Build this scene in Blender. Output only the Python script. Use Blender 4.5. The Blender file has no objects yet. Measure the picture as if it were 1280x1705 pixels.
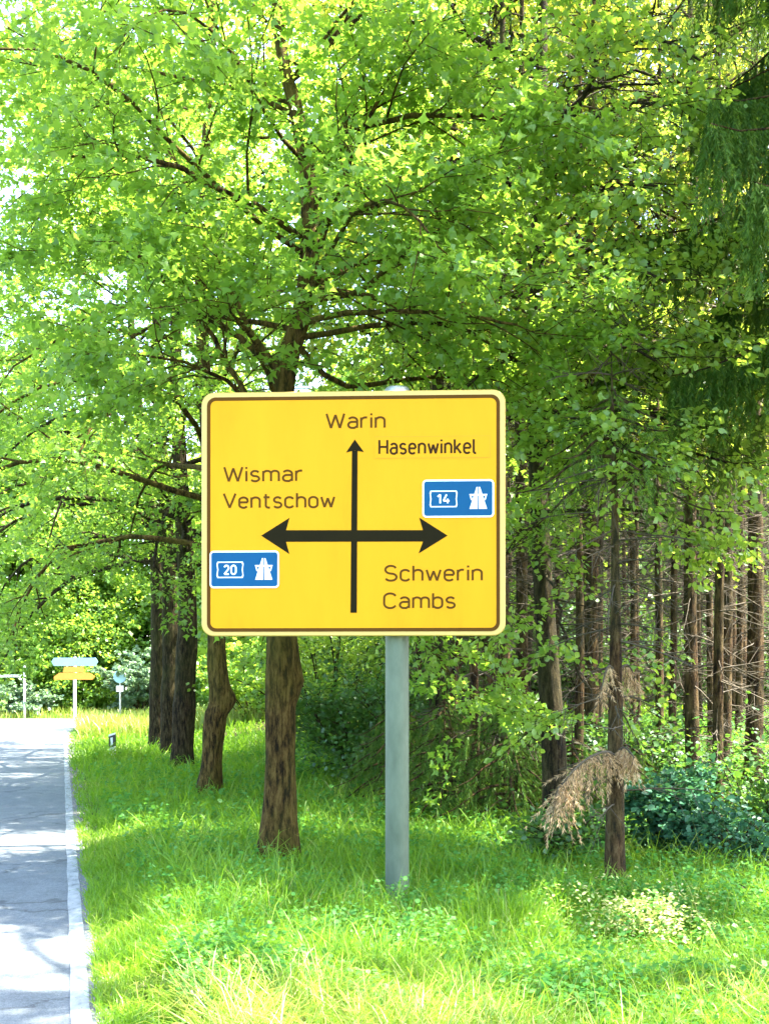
import bpy, math, random
import numpy as np
from mathutils import Vector, Matrix
R = math.radians
rng = np.random.default_rng(11)
random.seed(7)
S = bpy.context.scene
COL = S.collection

# ------------------------------------------------------------------ camera, light, exposure
F, HX, HY, CH = 1900.0, 640.0, 1142.0, 1.5      # focal length and horizon in pixels of the 1280 x 1705 photograph, eye height
cd = bpy.data.cameras.new("camera")
cd.sensor_fit = 'HORIZONTAL'; cd.sensor_width = 36; cd.lens = 36 * F / 1280
cd.shift_y = (HY - 852.5) / 1280
cd.clip_start = 0.1; cd.clip_end = 2000
cam = bpy.data.objects.new("camera", cd); COL.objects.link(cam)
cam.location = (0, 0, CH); cam.rotation_euler = (R(90), 0, 0)
S.camera = cam

SUN_EL, SUN_AZ = R(60), R(86)                    # azimuth from +Y towards +X
SD = Vector((math.sin(SUN_AZ) * math.cos(SUN_EL), math.cos(SUN_AZ) * math.cos(SUN_EL), math.sin(SUN_EL)))
w = bpy.data.worlds.new("World"); S.world = w; w.use_nodes = True
nt = w.node_tree; nt.nodes.clear()
sky = nt.nodes.new('ShaderNodeTexSky'); sky.sky_type = 'NISHITA'; sky.sun_disc = False
sky.sun_elevation = SUN_EL; sky.sun_rotation = SUN_AZ; sky.air_density = 1.0; sky.dust_density = 2.5; sky.ozone_density = 1.0
bg = nt.nodes.new('ShaderNodeBackground'); bg.inputs[1].default_value = 0.15
wo = nt.nodes.new('ShaderNodeOutputWorld')
nt.links.new(sky.outputs[0], bg.inputs[0]); nt.links.new(bg.outputs[0], wo.inputs[0])
sl = bpy.data.lights.new("sun", 'SUN'); sl.energy = 5.0; sl.angle = R(0.5); sl.color = (1.0, 0.93, 0.80)
so = bpy.data.objects.new("sun", sl); COL.objects.link(so)
so.rotation_euler = SD.to_track_quat('Z', 'Y').to_euler()
S.view_settings.view_transform = 'Standard'; S.view_settings.look = 'None'
S.view_settings.exposure = 3.35; S.view_settings.gamma = 1.0
cy = S.cycles
cy.max_bounces = 8; cy.diffuse_bounces = 4; cy.glossy_bounces = 2; cy.transmission_bounces = 5
cy.transparent_max_bounces = 4; cy.caustics_reflective = False; cy.caustics_refractive = False
cy.use_denoising = True

def P(x, y, Y):
    "pixel of the photograph at depth Y -> point"
    return Vector(((x - HX) / F * Y, Y, CH + (HY - y) / F * Y))

def sm(t):
    t = np.clip(t, 0, 1); return t * t * (3 - 2 * t)

def edge_x(y):
    return 0.205 - 0.2824 * y

def wob(x, y, s=1.0, k=0.0):
    x = x * s + k; y = y * s - k
    return (np.sin(x * 1.3 + 2.1 * np.sin(y * .7)) + np.sin(y * 1.7 + 1.3 * np.sin(x * .9 + 1)) + np.sin(x * 2.9 + y * 2.3 + k) * .6 + np.sin(x * 5.1 - y * 4.3) * .35) / 2.95

def gz(x, y):
    x = np.asarray(x, float); y = np.asarray(y, float)
    d = (x - edge_x(y)) * .962
    z = .02 * sm(d / .5) - .09 * sm((d - .5) / 1.2) * (1 - sm((y - 12) / 8)) + .02 * wob(x, y, .9) * sm(d / 1.5)
    z = z + (.55 * sm((d - 2.2) / 4) * sm((y - 11) / 9) + .25 * sm((d - 5) / 6))
    z = z * (1 - sm((y - 36) / 5)) + .12 * sm((y - 52.5) / 2) * (1 + wob(x, y, .5))
    dl = (edge_x(y) - 6.6 - x)
    z = z * (d > 0) + .06 * sm(dl / 1) * (d <= 0) * (1 - sm((y - 36) / 5))
    return np.where(y > 52.5, .12 * sm((y - 52.5) / 2) * (1 + .5 * wob(x, y, .5)), z)

# ------------------------------------------------------------------ materials
def newmat(name):
    m = bpy.data.materials.new(name); m.use_nodes = True
    n = m.node_tree; n.nodes.clear()
    out = n.nodes.new('ShaderNodeOutputMaterial')
    return m, n, out

def ramp(n, stops):
    r = n.nodes.new('ShaderNodeValToRGB'); e = r.color_ramp.elements
    while len(e) > 1: e.remove(e[0])
    e[0].position = stops[0][0]; e[0].color = (*stops[0][1], 1)
    for p, c in stops[1:]:
        k = e.new(p); k.color = (*c, 1)
    return r

def noise(n, scale, detail=4, rough=.6, coord='Object', stretch=None):
    tc = n.nodes.new('ShaderNodeTexCoord'); t = n.nodes.new('ShaderNodeTexNoise')
    t.inputs['Scale'].default_value = scale; t.inputs['Detail'].default_value = detail; t.inputs['Roughness'].default_value = rough
    src = tc.outputs[coord]
    if stretch:
        mp = n.nodes.new('ShaderNodeMapping'); mp.inputs['Scale'].default_value = stretch
        n.links.new(src, mp.inputs[0]); src = mp.outputs[0]
    n.links.new(src, t.inputs['Vector'])
    return t

def leaf_mat(name, stops, trans, tmix=.5, gloss=.06, rough=.45):
    "stops: colours met by the per-leaf random attribute; trans: tint of light that comes through"
    m, n, out = newmat(name)
    at = n.nodes.new('ShaderNodeAttribute'); at.attribute_name = 'rnd'
    r = ramp(n, stops); n.links.new(at.outputs['Fac'], r.inputs[0])
    df = n.nodes.new('ShaderNodeBsdfDiffuse'); n.links.new(r.outputs[0], df.inputs[0])
    mx = n.nodes.new('ShaderNodeMix'); mx.data_type = 'RGBA'; mx.inputs[0].default_value = .75
    n.links.new(r.outputs[0], mx.inputs[6]); mx.inputs[7].default_value = (*trans, 1)
    tr = n.nodes.new('ShaderNodeBsdfTranslucent'); n.links.new(mx.outputs[2], tr.inputs[0])
    ms = n.nodes.new('ShaderNodeMixShader'); ms.inputs[0].default_value = tmix
    n.links.new(df.outputs[0], ms.inputs[1]); n.links.new(tr.outputs[0], ms.inputs[2])
    gl = n.nodes.new('ShaderNodeBsdfGlossy'); gl.inputs['Roughness'].default_value = rough; gl.inputs[0].default_value = (.9, .95, 1, 1)
    m2 = n.nodes.new('ShaderNodeMixShader'); m2.inputs[0].default_value = gloss
    n.links.new(ms.outputs[0], m2.inputs[1]); n.links.new(gl.outputs[0], m2.inputs[2])
    n.links.new(m2.outputs[0], out.inputs[0])
    return m

def rough_mat(name, stops, scale=6, rough=.9, bump=.3, stretch=None, detail=6, dist=.02, spec=.3):
    m, n, out = newmat(name)
    t = noise(n, scale, detail, .65, 'Object', stretch)
    r = ramp(n, stops); n.links.new(t.outputs[0], r.inputs[0])
    b = n.nodes.new('ShaderNodeBsdfPrincipled'); b.inputs['Roughness'].default_value = rough
    b.inputs['Specular IOR Level'].default_value = spec
    n.links.new(r.outputs[0], b.inputs['Base Color'])
    if bump:
        bp = n.nodes.new('ShaderNodeBump'); bp.inputs['Strength'].default_value = bump; bp.inputs['Distance'].default_value = dist
        n.links.new(t.outputs[0], bp.inputs['Height']); n.links.new(bp.outputs[0], b.inputs['Normal'])
    n.links.new(b.outputs[0], out.inputs[0])
    return m

def plain(name, c, rough=.5, metal=0, var=.08, scale=3, spec=.5, bump=0):
    a = tuple(min(1, v * (1 - var)) for v in c); b = tuple(min(1, v * (1 + var)) for v in c)
    m = rough_mat(name, [(.3, a), (.7, b)], scale, rough, bump, spec=spec)
    m.node_tree.nodes['Principled BSDF'].inputs['Metallic'].default_value = metal
    return m

M = {}
M['leaf_row'] = leaf_mat('leaf_row', [(0, (.07, .18, .022)), (.45, (.12, .245, .022)), (.8, (.18, .30, .03)), (1, (.32, .38, .08))], (.35, .55, .05), .55, .03)
M['leaf_beech'] = leaf_mat('leaf_beech', [(0, (.08, .20, .03)), (.5, (.13, .26, .025)), (.85, (.21, .33, .04)), (1, (.38, .42, .15))], (.42, .58, .05), .55, .04)
M['leaf_glow'] = leaf_mat('leaf_glow', [(0, (.14, .24, .02)), (.5, (.24, .33, .025)), (1, (.42, .42, .10))], (.55, .58, .05), .5, .03)  # yellow of sun on the crowns is put into the leaf colour
M['leaf_far'] = leaf_mat('leaf_far', [(0, (.08, .20, .03)), (.5, (.13, .27, .03)), (1, (.21, .33, .04))], (.38, .56, .04), .55, .03)
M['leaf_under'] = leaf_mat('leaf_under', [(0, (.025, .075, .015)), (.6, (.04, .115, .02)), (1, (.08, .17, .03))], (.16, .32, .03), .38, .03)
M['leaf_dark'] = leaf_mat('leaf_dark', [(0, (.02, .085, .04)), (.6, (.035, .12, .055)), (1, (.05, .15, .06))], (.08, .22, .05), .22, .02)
M['leaf_sun_patch'] = leaf_mat('leaf_sun_patch', [(0, (.14, .26, .03)), (.5, (.24, .32, .07)), (1, (.46, .42, .20))], (.42, .48, .10), .3, .03)  # brightness of a sunlit patch put into pale leaves
M['leaf_grey'] = leaf_mat('leaf_grey', [(0, (.06, .13, .06)), (1, (.12, .20, .11))], (.25, .4, .15), .3, .05)
M['needle'] = leaf_mat('needle', [(0, (.022, .065, .010)), (.5, (.05, .12, .015)), (1, (.14, .23, .035))], (.18, .28, .03), .35, .01)
M['needle_dead'] = leaf_mat('needle_dead', [(0, (.38, .23, .10)), (.6, (.56, .38, .19)), (1, (.70, .55, .32))], (.5, .3, .12), .3, .03)
M['grass'] = leaf_mat('grass', [(0, (.055, .155, .010)), (.4, (.105, .24, .012)), (.75, (.19, .31, .018)), (.93, (.30, .36, .05)), (1, (.42, .38, .15))], (.24, .46, .02), .45, .02)
M['grass_dry'] = leaf_mat('grass_dry', [(0, (.10, .22, .015)), (.5, (.20, .30, .025)), (1, (.40, .36, .10))], (.34, .42, .04), .35, .04)
M['weed'] = leaf_mat('weed', [(0, (.045, .17, .03)), (.6, (.08, .24, .04)), (1, (.13, .29, .08))], (.18, .42, .04), .4, .01)
def bark_mat(name, dark, mid, lite, moss, msc=1.6):
    m, n, out = newmat(name)
    t = noise(n, 10, 8, .72, 'Object', (2.6, 2.6, .55)); t2 = noise(n, msc, 4, .6, 'Object', (1.5, 1.5, .8)); t3 = noise(n, 45, 4, .7)
    r = ramp(n, [(.42, dark), (.51, mid), (.62, lite)]); n.links.new(t.outputs[0], r.inputs[0])
    rm = ramp(n, [(.42, (0, 0, 0)), (.62, (.85, .85, .85))]); n.links.new(t2.outputs[0], rm.inputs[0])
    mm = n.nodes.new('ShaderNodeMath'); mm.operation = 'MULTIPLY'; n.links.new(rm.outputs[0], mm.inputs[0]); n.links.new(t.outputs[0], mm.inputs[1])
    mx = n.nodes.new('ShaderNodeMix'); mx.data_type = 'RGBA'; n.links.new(mm.outputs[0], mx.inputs[0]); n.links.new(r.outputs[0], mx.inputs[6]); mx.inputs[7].default_value = (*moss, 1)
    b = n.nodes.new('ShaderNodeBsdfPrincipled'); b.inputs['Roughness'].default_value = .95; b.inputs['Specular IOR Level'].default_value = .15
    n.links.new(mx.outputs[2], b.inputs['Base Color'])
    ad = n.nodes.new('ShaderNodeMath'); ad.operation = 'MULTIPLY_ADD'; n.links.new(t3.outputs[0], ad.inputs[0]); ad.inputs[1].default_value = .25; n.links.new(t.outputs[0], ad.inputs[2])
    bp = n.nodes.new('ShaderNodeBump'); bp.inputs['Strength'].default_value = 1; bp.inputs['Distance'].default_value = .05
    n.links.new(ad.outputs[0], bp.inputs['Height']); n.links.new(bp.outputs[0], b.inputs['Normal']); n.links.new(b.outputs[0], out.inputs[0])
    return m
M['bark_row'] = bark_mat('bark_row', (.012, .008, .003), (.075, .045, .012), (.15, .10, .03), (.10, .095, .012))
M['bark_dark'] = bark_mat('bark_dark', (.008, .006, .004), (.035, .024, .011), (.075, .058, .03), (.05, .055, .015))
M['bark_spruce'] = bark_mat('bark_spruce', (.014, .008, .004), (.062, .035, .013), (.125, .082, .036), (.055, .07, .028), 1.1)
M['twig_dead'] = plain('twig_dead', (.055, .043, .024), .9, var=.35, scale=8)
M['soil'] = None

def ground_mat():
    m, n, out = newmat('ground_soil_and_turf')
    t = noise(n, .9, 8, .65); t2 = noise(n, 14, 6, .7)
    r = ramp(n, [(.3, (.05, .10, .02)), (.55, (.075, .13, .025)), (.75, (.10, .10, .04))])
    n.links.new(t.outputs[0], r.inputs[0])
    r2 = ramp(n, [(.3, (.03, .026, .014)), (.6, (.09, .065, .035)), (.8, (.16, .12, .07))]); n.links.new(t2.outputs[0], r2.inputs[0])
    mx = n.nodes.new('ShaderNodeMix'); mx.data_type = 'RGBA'
    at = n.nodes.new('ShaderNodeAttribute'); at.attribute_name = 'litter'
    n.links.new(at.outputs['Fac'], mx.inputs[0]); n.links.new(r.outputs[0], mx.inputs[6]); n.links.new(r2.outputs[0], mx.inputs[7])
    b = n.nodes.new('ShaderNodeBsdfPrincipled'); b.inputs['Roughness'].default_value = 1; b.inputs['Specular IOR Level'].default_value = .1
    bp = n.nodes.new('ShaderNodeBump'); bp.inputs['Strength'].default_value = .8; bp.inputs['Distance'].default_value = .05
    n.links.new(t2.outputs[0], bp.inputs['Height']); n.links.new(bp.outputs[0], b.inputs['Normal'])
    n.links.new(mx.outputs[2], b.inputs['Base Color']); n.links.new(b.outputs[0], out.inputs[0])
    return m
M['ground'] = ground_mat()

def asphalt_mat(name, a, b):
    m, n, out = newmat(name)
    t = noise(n, 120, 3, .7); t2 = noise(n, .7, 6, .6, 'Object', (1.6, .5, 1)); t3 = noise(n, 5, 8, .7)
    r = ramp(n, [(.3, a), (.7, b)]); n.links.new(t2.outputs[0], r.inputs[0])
    r3 = ramp(n, [(.35, (.6, .6, .6)), (.65, (1.25, 1.25, 1.25))]); n.links.new(t.outputs[0], r3.inputs[0])
    r4 = ramp(n, [(.4, (.85, .85, .85)), (.6, (1.1, 1.1, 1.1))]); n.links.new(t3.outputs[0], r4.inputs[0])
    k = n.nodes.new('ShaderNodeMix'); k.data_type = 'RGBA'; k.blend_type = 'MULTIPLY'; k.inputs[0].default_value = 1; k.clamp_result = False
    k2 = n.nodes.new('ShaderNodeMix'); k2.data_type = 'RGBA'; k2.blend_type = 'MULTIPLY'; k2.inputs[0].default_value = 1
    n.links.new(r.outputs[0], k.inputs[6]); n.links.new(r3.outputs[0], k.inputs[7])
    n.links.new(k.outputs[2], k2.inputs[6]); n.links.new(r4.outputs[0], k2.inputs[7])
    vt = n.nodes.new('ShaderNodeTexVoronoi'); vt.feature = 'DISTANCE_TO_EDGE'; vt.inputs['Scale'].default_value = .45
    wn = noise(n, 2.2, 5, .6); va = n.nodes.new('ShaderNodeVectorMath'); va.operation = 'MULTIPLY_ADD'
    n.links.new(wn.outputs['Color'], va.inputs[0]); va.inputs[1].default_value = (.9, .9, 0)
    tco = n.nodes.new('ShaderNodeTexCoord'); n.links.new(tco.outputs['Object'], va.inputs[2]); n.links.new(va.outputs[0], vt.inputs['Vector'])
    rc = ramp(n, [(.0, (.45, .45, .45)), (.012, (1, 1, 1))]); n.links.new(vt.outputs[0], rc.inputs[0])
    k3 = n.nodes.new('ShaderNodeMix'); k3.data_type = 'RGBA'; k3.blend_type = 'MULTIPLY'; k3.inputs[0].default_value = 1
    n.links.new(k2.outputs[2], k3.inputs[6]); n.links.new(rc.outputs[0], k3.inputs[7]); k2 = k3
    t5 = noise(n, 34, 3, .7); r5 = ramp(n, [(.38, (.8, .8, .8)), (.62, (1.15, 1.15, 1.15))]); n.links.new(t5.outputs[0], r5.inputs[0])
    k4 = n.nodes.new('ShaderNodeMix'); k4.data_type = 'RGBA'; k4.blend_type = 'MULTIPLY'; k4.inputs[0].default_value = 1
    n.links.new(k2.outputs[2], k4.inputs[6]); n.links.new(r5.outputs[0], k4.inputs[7]); k2 = k4
    b_ = n.nodes.new('ShaderNodeBsdfPrincipled'); b_.inputs['Roughness'].default_value = .8; b_.inputs['Specular IOR Level'].default_value = .35
    bp = n.nodes.new('ShaderNodeBump'); bp.inputs['Strength'].default_value = .35; bp.inputs['Distance'].default_value = .005
    n.links.new(t.outputs[0], bp.inputs['Height']); n.links.new(bp.outputs[0], b_.inputs['Normal'])
    n.links.new(k2.outputs[2], b_.inputs['Base Color']); n.links.new(b_.outputs[0], out.inputs[0])
    return m
M['asphalt'] = asphalt_mat('asphalt', (.095, .115, .128), (.14, .158, .168))
M['asphalt_far'] = asphalt_mat('asphalt_far', (.20, .20, .20), (.28, .28, .27))
M['line_paint'] = rough_mat('line_paint', [(.36, (.11, .13, .14)), (.46, (.22, .24, .25)), (.62, (.30, .32, .325))], 9, .7, .1, (1.3, .5, 1), 9)
M['sign_yellow'] = rough_mat('sign_yellow', [(.25, (.58, .248, .002)), (.45, (.63, .282, .0025)), (.75, (.66, .302, .004))], 2.2, .5, 0, (1.6, 1, .35), detail=6, spec=.15)
M['sign_sticker'] = plain('sign_sticker', (.632, .284, .0028), .5, var=.01, spec=.15)
M['sign_ink'] = plain('sign_ink', (.035, .014, .002), .7, var=.1, spec=.12)
M['sign_edge'] = plain('sign_edge', (.50, .21, .006), .6, var=.2)
M['sign_rim'] = plain('sign_rim', (.54, .36, .085), .4, var=.04)
M['sign_black'] = plain('sign_black', (.010, .0075, .001), .8, var=.15, spec=.12)
M['sign_letter'] = plain('sign_letter', (.085, .034, .002), .7, var=.1, spec=.12)
M['sign_blue'] = plain('sign_blue', (.001, .070, .18), .6, var=.08, spec=.15)
M['sign_white'] = plain('sign_white', (.72, .76, .76), .4, var=.04)
M['galv'] = rough_mat('galvanised_steel', [(.3, (.075, .100, .066)), (.7, (.135, .17, .12))], 7, .5, .04, (1, 1, .35), 6, spec=.3)
M['galv'].node_tree.nodes['Principled BSDF'].inputs['Metallic'].default_value = .1
M['alu'] = plain('aluminium', (.45, .46, .46), .4, .7)
M['white_paint'] = plain('white_paint', (.75, .77, .78), .5, var=.05)
M['pale_blue'] = plain('pale_blue', (.22, .42, .52), .5, var=.08)
M['far_yellow'] = plain('far_yellow', (.62, .25, .02), .5, var=.05)
M['black_plastic'] = plain('black_plastic', (.015, .015, .016), .5)

# ------------------------------------------------------------------ mesh helpers
def tag(o, label=None, cat=None, group=None, kind=None):
    if label: o['label'] = label
    if cat: o['category'] = cat
    if group: o['group'] = group
    if kind: o['kind'] = kind
    return o

def empty(name, loc, rz=0):
    o = bpy.data.objects.new(name, None); COL.objects.link(o); o.location = loc; o.rotation_euler = (0, 0, rz)
    o.empty_display_size = .2
    return o

class MB:
    def __init__(s): s.V = []; s.F = {}; s.A = []; s.n = 0
    def add(s, V, F, a=None):
        V = np.asarray(V, float).reshape(-1, 3); F = np.asarray(F, int)
        s.F.setdefault(F.shape[1], []).append(F + s.n); s.V.append(V)
        s.A.append(np.zeros(len(V)) if a is None else np.asarray(a, float)); s.n += len(V)
        return s
    def face(s, pts):                                   # one polygon
        return s.add(pts, [list(range(len(pts)))])
    def box(s, x0, x1, y0, y1, z0, z1):
        V = [(x, y, z) for x in (x0, x1) for y in (y0, y1) for z in (z0, z1)]
        return s.add(V, [(0, 1, 3, 2), (4, 6, 7, 5), (0, 4, 5, 1), (2, 3, 7, 6), (0, 2, 6, 4), (1, 5, 7, 3)])
    def prism(s, pts, y0, y1):                           # outline in x,z extruded along y
        n = len(pts); V = [(x, y0, z) for x, z in pts] + [(x, y1, z) for x, z in pts]
        s.add(V, [(i, (i + 1) % n, n + (i + 1) % n, n + i) for i in range(n)])
        s.face([(x, y0, z) for x, z in pts]); s.face([(x, y1, z) for x, z in pts][::-1])
        return s
    def tube(s, pts, rad, k=8, cap=True):
        pts = np.asarray(pts, float); n = len(pts); rad = np.broadcast_to(np.asarray(rad, float), (n,))
        t = np.gradient(pts, axis=0); t /= np.linalg.norm(t, axis=1)[:, None] + 1e-9
        ref = np.array([1., 0, 0]) if abs(t[:, 2]).mean() > .6 else np.array([0, 0, 1.])
        u = np.cross(t, ref); u /= np.linalg.norm(u, axis=1)[:, None] + 1e-9
        v = np.cross(t, u); a = np.arange(k) * 2 * math.pi / k
        V = pts[:, None] + rad[:, None, None] * (u[:, None] * np.cos(a)[None, :, None] + v[:, None] * np.sin(a)[None, :, None])
        i = np.arange(n - 1)[:, None] * k; j = np.arange(k)[None]; j2 = (j + 1) % k
        s.add(V.reshape(-1, 3), np.stack([i + j, i + j2, i + k + j2, i + k + j], -1).reshape(-1, 4))
        if cap:
            s.face(V[0]); s.face(V[-1][::-1])
        return s
    def build(s, name, mat, parent=None, smooth=False):
        me = bpy.data.meshes.new(name)
        V = np.concatenate(s.V) if s.V else np.zeros((0, 3)); A = np.concatenate(s.A) if s.A else np.zeros(0)
        loops, starts, tot = [], [], 0
        for k, L in s.F.items():
            F = np.concatenate(L); loops.append(F.ravel()); starts.append(tot + np.arange(len(F)) * k); tot += F.size
        loops = np.concatenate(loops).astype(np.int32); starts = np.concatenate(starts).astype(np.int32)
        me.vertices.add(len(V)); me.vertices.foreach_set('co', V.ravel().astype(np.float32))
        me.loops.add(tot); me.loops.foreach_set('vertex_index', loops)
        me.polygons.add(len(starts)); me.polygons.foreach_set('loop_start', starts)
        me.update(calc_edges=True)
        at = me.attributes.new('rnd', 'FLOAT', 'POINT'); at.data.foreach_set('value', A.astype(np.float32))
        if smooth: me.polygons.foreach_set('use_smooth', np.ones(len(starts), bool))
        me.materials.append(mat)
        o = bpy.data.objects.new(name, me); COL.objects.link(o)
        if parent: o.parent = parent
        return o

def copy_tree(o, parent=None):
    c = o.copy(); COL.objects.link(c); c.parent = parent
    for ch in list(o.children): copy_tree(ch, c)
    return c

def unit(v): return v / (np.linalg.norm(v, axis=-1, keepdims=True) + 1e-9)

# leaf outlines (x across, y along, z fold)
MAPLE = np.array([(0, 0, 0), (-.50, .30, .07), (-.16, .52, .02), (0, 1, 0), (.16, .52, .02), (.50, .30, .07), (0, .45, -.03)])
MAPLE_F = np.array([(0, 6, 1), (1, 6, 2), (2, 6, 3), (3, 6, 4), (4, 6, 5), (5, 6, 0)])
OVAL = np.array([(0, 0, 0), (-.22, .22, .04), (-.27, .58, .05), (0, 1, -.03), (.27, .58, .05), (.22, .22, .04), (0, .5, -.02)])
OVAL_F = np.array([(0, 6, 1), (1, 6, 2), (2, 6, 3), (3, 6, 4), (4, 6, 5), (5, 6, 0)])
KITE = np.array([(0, 0, 0), (-.32, .45, .06), (0, 1, 0), (.32, .45, .06)])
KITE_F = np.array([(0, 2, 1), (0, 3, 2)])

def add_leaves(mb, pos, axis, nrm, size, T, TF, a=None, width=1.0):
    n = len(pos); axis = unit(axis); nrm = unit(nrm - (nrm * axis).sum(1)[:, None] * axis)
    x = np.cross(axis, nrm); s = np.broadcast_to(size, (n,))[:, None, None]
    V = pos[:, None] + s * (T[None, :, 0:1] * width * x[:, None] + T[None, :, 1:2] * axis[:, None] + T[None, :, 2:3] * nrm[:, None])
    k = len(T); F = (np.arange(n)[:, None, None] * k + TF[None]).reshape(-1, 3)
    a = rng.random(n) if a is None else a
    mb.add(V.reshape(-1, 3), F, np.repeat(a, k))

SHAFTS = []          # sun gaps: (ground point, radius) kept clear in the canopy
def clear(pos, scale=1.0):
    keep = np.ones(len(pos), bool)
    d = np.array(SD)
    for (c, r) in SHAFTS:
        q = pos - np.array(c); t = q @ d
        dist = np.linalg.norm(q - t[:, None] * d, axis=1)
        keep &= ~((dist < r * scale) & (t > 1.6))
    # boughs are cut back around the sign so that it can be read
    keep &= ~((pos[:, 1] < 8.5) & (pos[:, 1] > 3) & (pos[:, 0] > -1.55) & (pos[:, 0] < 1.15) & (pos[:, 2] > .9) & (pos[:, 2] < 4.15))
    return keep

def clump(p, wl=1.0, seed=0):
    "soft three-dimensional clumps, about -1..1"
    q = p * (6.283 / wl); x, y, z = q[:, 0], q[:, 1], q[:, 2] * 1.5
    return (np.sin(x + 1.7 * np.sin(.6 * y + seed)) + np.sin(y * .9 + 1.9 * np.sin(.7 * z + seed)) + np.sin(z + 1.5 * np.sin(.8 * x + 2 * seed)) + .7 * np.sin(1.9 * x + 1.3 * z + 1.1 * y)) / 2.6

# ------------------------------------------------------------------ plants
class Tree:
    def __init__(s, seed): s.r = np.random.default_rng(seed); s.wood = MB(); s.tw = []   # tw: (start, end)
    def branch(s, p, d, L, r0, lvl, droop=0.0, nseg=6, wander=.18, r1=.25, sides=6):
        pts = [np.array(p, float)]; d = unit(np.array(d, float)); dirs = [d]
        for i in range(nseg):
            d = unit(d + s.r.normal(0, wander, 3) + np.array([0, 0, -droop * (i / nseg)]))
            pts.append(pts[-1] + d * L / nseg); dirs.append(d)
        pts = np.array(pts)
        s.wood.tube(pts, np.linspace(r0, r0 * r1, nseg + 1), sides, cap=False)
        return pts, dirs
    def clothe(s, pts, nsub, Lsub, r, ntw, Ltw, start=.2, up=.15, droop=.15):
        "sub-branches and twigs along one limb"
        n = len(pts) - 1
        seglen = np.linalg.norm(np.diff(pts, axis=0), axis=1)
        for k in range(nsub):
            t = start + (1 - start) * (k + s.r.random()) / nsub
            f = t * n; i = min(int(f), n - 1); p = pts[i] + (pts[i + 1] - pts[i]) * (f - i)
            ax = unit(pts[i + 1] - pts[i]); side = unit(np.cross(ax, [0, 0, 1.]) + 1e-6) * (1 if k % 2 else -1)
            d = unit(side * s.r.uniform(.5, 1) + ax * s.r.uniform(.4, 1.0) + np.array([0, 0, up + s.r.normal(0, .35)]))
            Ls = Lsub * (1.15 - .6 * t) * s.r.uniform(.7, 1.25)
            sp, _ = s.branch(p, d, Ls, r * (1 - .6 * t), 2, droop, 4, .16, .3, 4)
            for q in range(ntw):
                u = .12 + .88 * (q + s.r.random()) / ntw; g = u * 4; j = min(int(g), 3); b = sp[j] + (sp[j + 1] - sp[j]) * (g - j)
                a2 = unit(sp[j + 1] - sp[j]); sd = unit(np.cross(a2, [0, 0, 1.]) + 1e-6) * (1 if q % 2 else -1)
                dd = unit(sd * s.r.uniform(.3, 1) + a2 * .8 + np.array([0, 0, s.r.normal(-.05, .3)]))
                Lt = Ltw * s.r.uniform(.6, 1.2)
                s.tw.append((b, b + dd * Lt))
    def leaves(s, per, size, T=MAPLE, TF=MAPLE_F, spread=.06, flat=.75, shaft=True, twigs=True, gap=None, wl=1.3, spr=.45, width=1.0):
        mb = MB()
        A = np.array([t[0] for t in s.tw]); B = np.array([t[1] for t in s.tw])
        if shaft and SHAFTS:
            k = clear((A + B) / 2); A, B = A[k], B[k]
        if gap is not None:
            k = clump((A + B) / 2, wl, 3) > gap; A, B = A[k], B[k]
        m = len(A)
        if twigs:
            d = unit(B - A); u = unit(np.cross(d, [0, 0, 1.])); v = np.cross(d, u); r = .004
            V = np.stack([A + u * r, A - u * r * .5 + v * r, A - u * r * .5 - v * r, B], 1).reshape(-1, 3)
            b = np.arange(m)[:, None, None] * 4
            s.wood.add(V, (b + np.array([(0, 1, 3), (1, 2, 3), (2, 0, 3)])[None]).reshape(-1, 3))
        n = m * per; i = np.repeat(np.arange(m), per)
        t = s.r.random(n) ** .75; ax = unit(B - A)[i]
        pos = A[i] + (B - A)[i] * t[:, None] + s.r.normal(0, spread, (n, 3)) * np.array([1, 1, .6])
        side = unit(np.cross(ax, [0, 0, 1.])) * s.r.choice([-1, 1], n)[:, None]
        axis = unit(ax * .6 + side * s.r.uniform(.2, 1, n)[:, None] + s.r.normal(0, .35, (n, 3)) + np.array([0, 0, -.25]))
        nrm = np.array([0, 0, 1.]) * flat + s.r.normal(0, .55, (n, 3))
        tone = np.clip(s.r.random(m) * .5, 0, 1)[i] + s.r.random(n) * .5
        if shaft and SHAFTS:
            k = clear(pos, .9); pos, axis, nrm, tone = pos[k], axis[k], nrm[k], tone[k]
        add_leaves(mb, pos, axis, nrm, size * s.r.uniform(1 - spr, 1 + spr, len(pos)), T, TF, np.clip(tone, 0, 1), width)
        return mb

def arr(pts): return np.array([tuple(p) for p in pts])

def smooth_path(pts, rad, n=40, jit=0, r=None):
    pts = np.asarray(pts, float); t = np.linspace(0, 1, len(pts)); T = np.linspace(0, 1, n)
    # Catmull-Rom
    out = []
    for u in T * (len(pts) - 1):
        i = min(int(u), len(pts) - 2); f = u - i
        p0, p1, p2, p3 = pts[max(i - 1, 0)], pts[i], pts[i + 1], pts[min(i + 2, len(pts) - 1)]
        out.append(.5 * (2 * p1 + (p2 - p0) * f + (2 * p0 - 5 * p1 + 4 * p2 - p3) * f * f + (3 * p1 - 3 * p2 + p3 - p0) * f ** 3))
    out = np.array(out); R_ = np.interp(T, t, rad)
    if jit: out[1:-1] += r.normal(0, jit, (n - 2, 3)) * np.array([1, 1, 0])
    return out, R_

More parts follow.
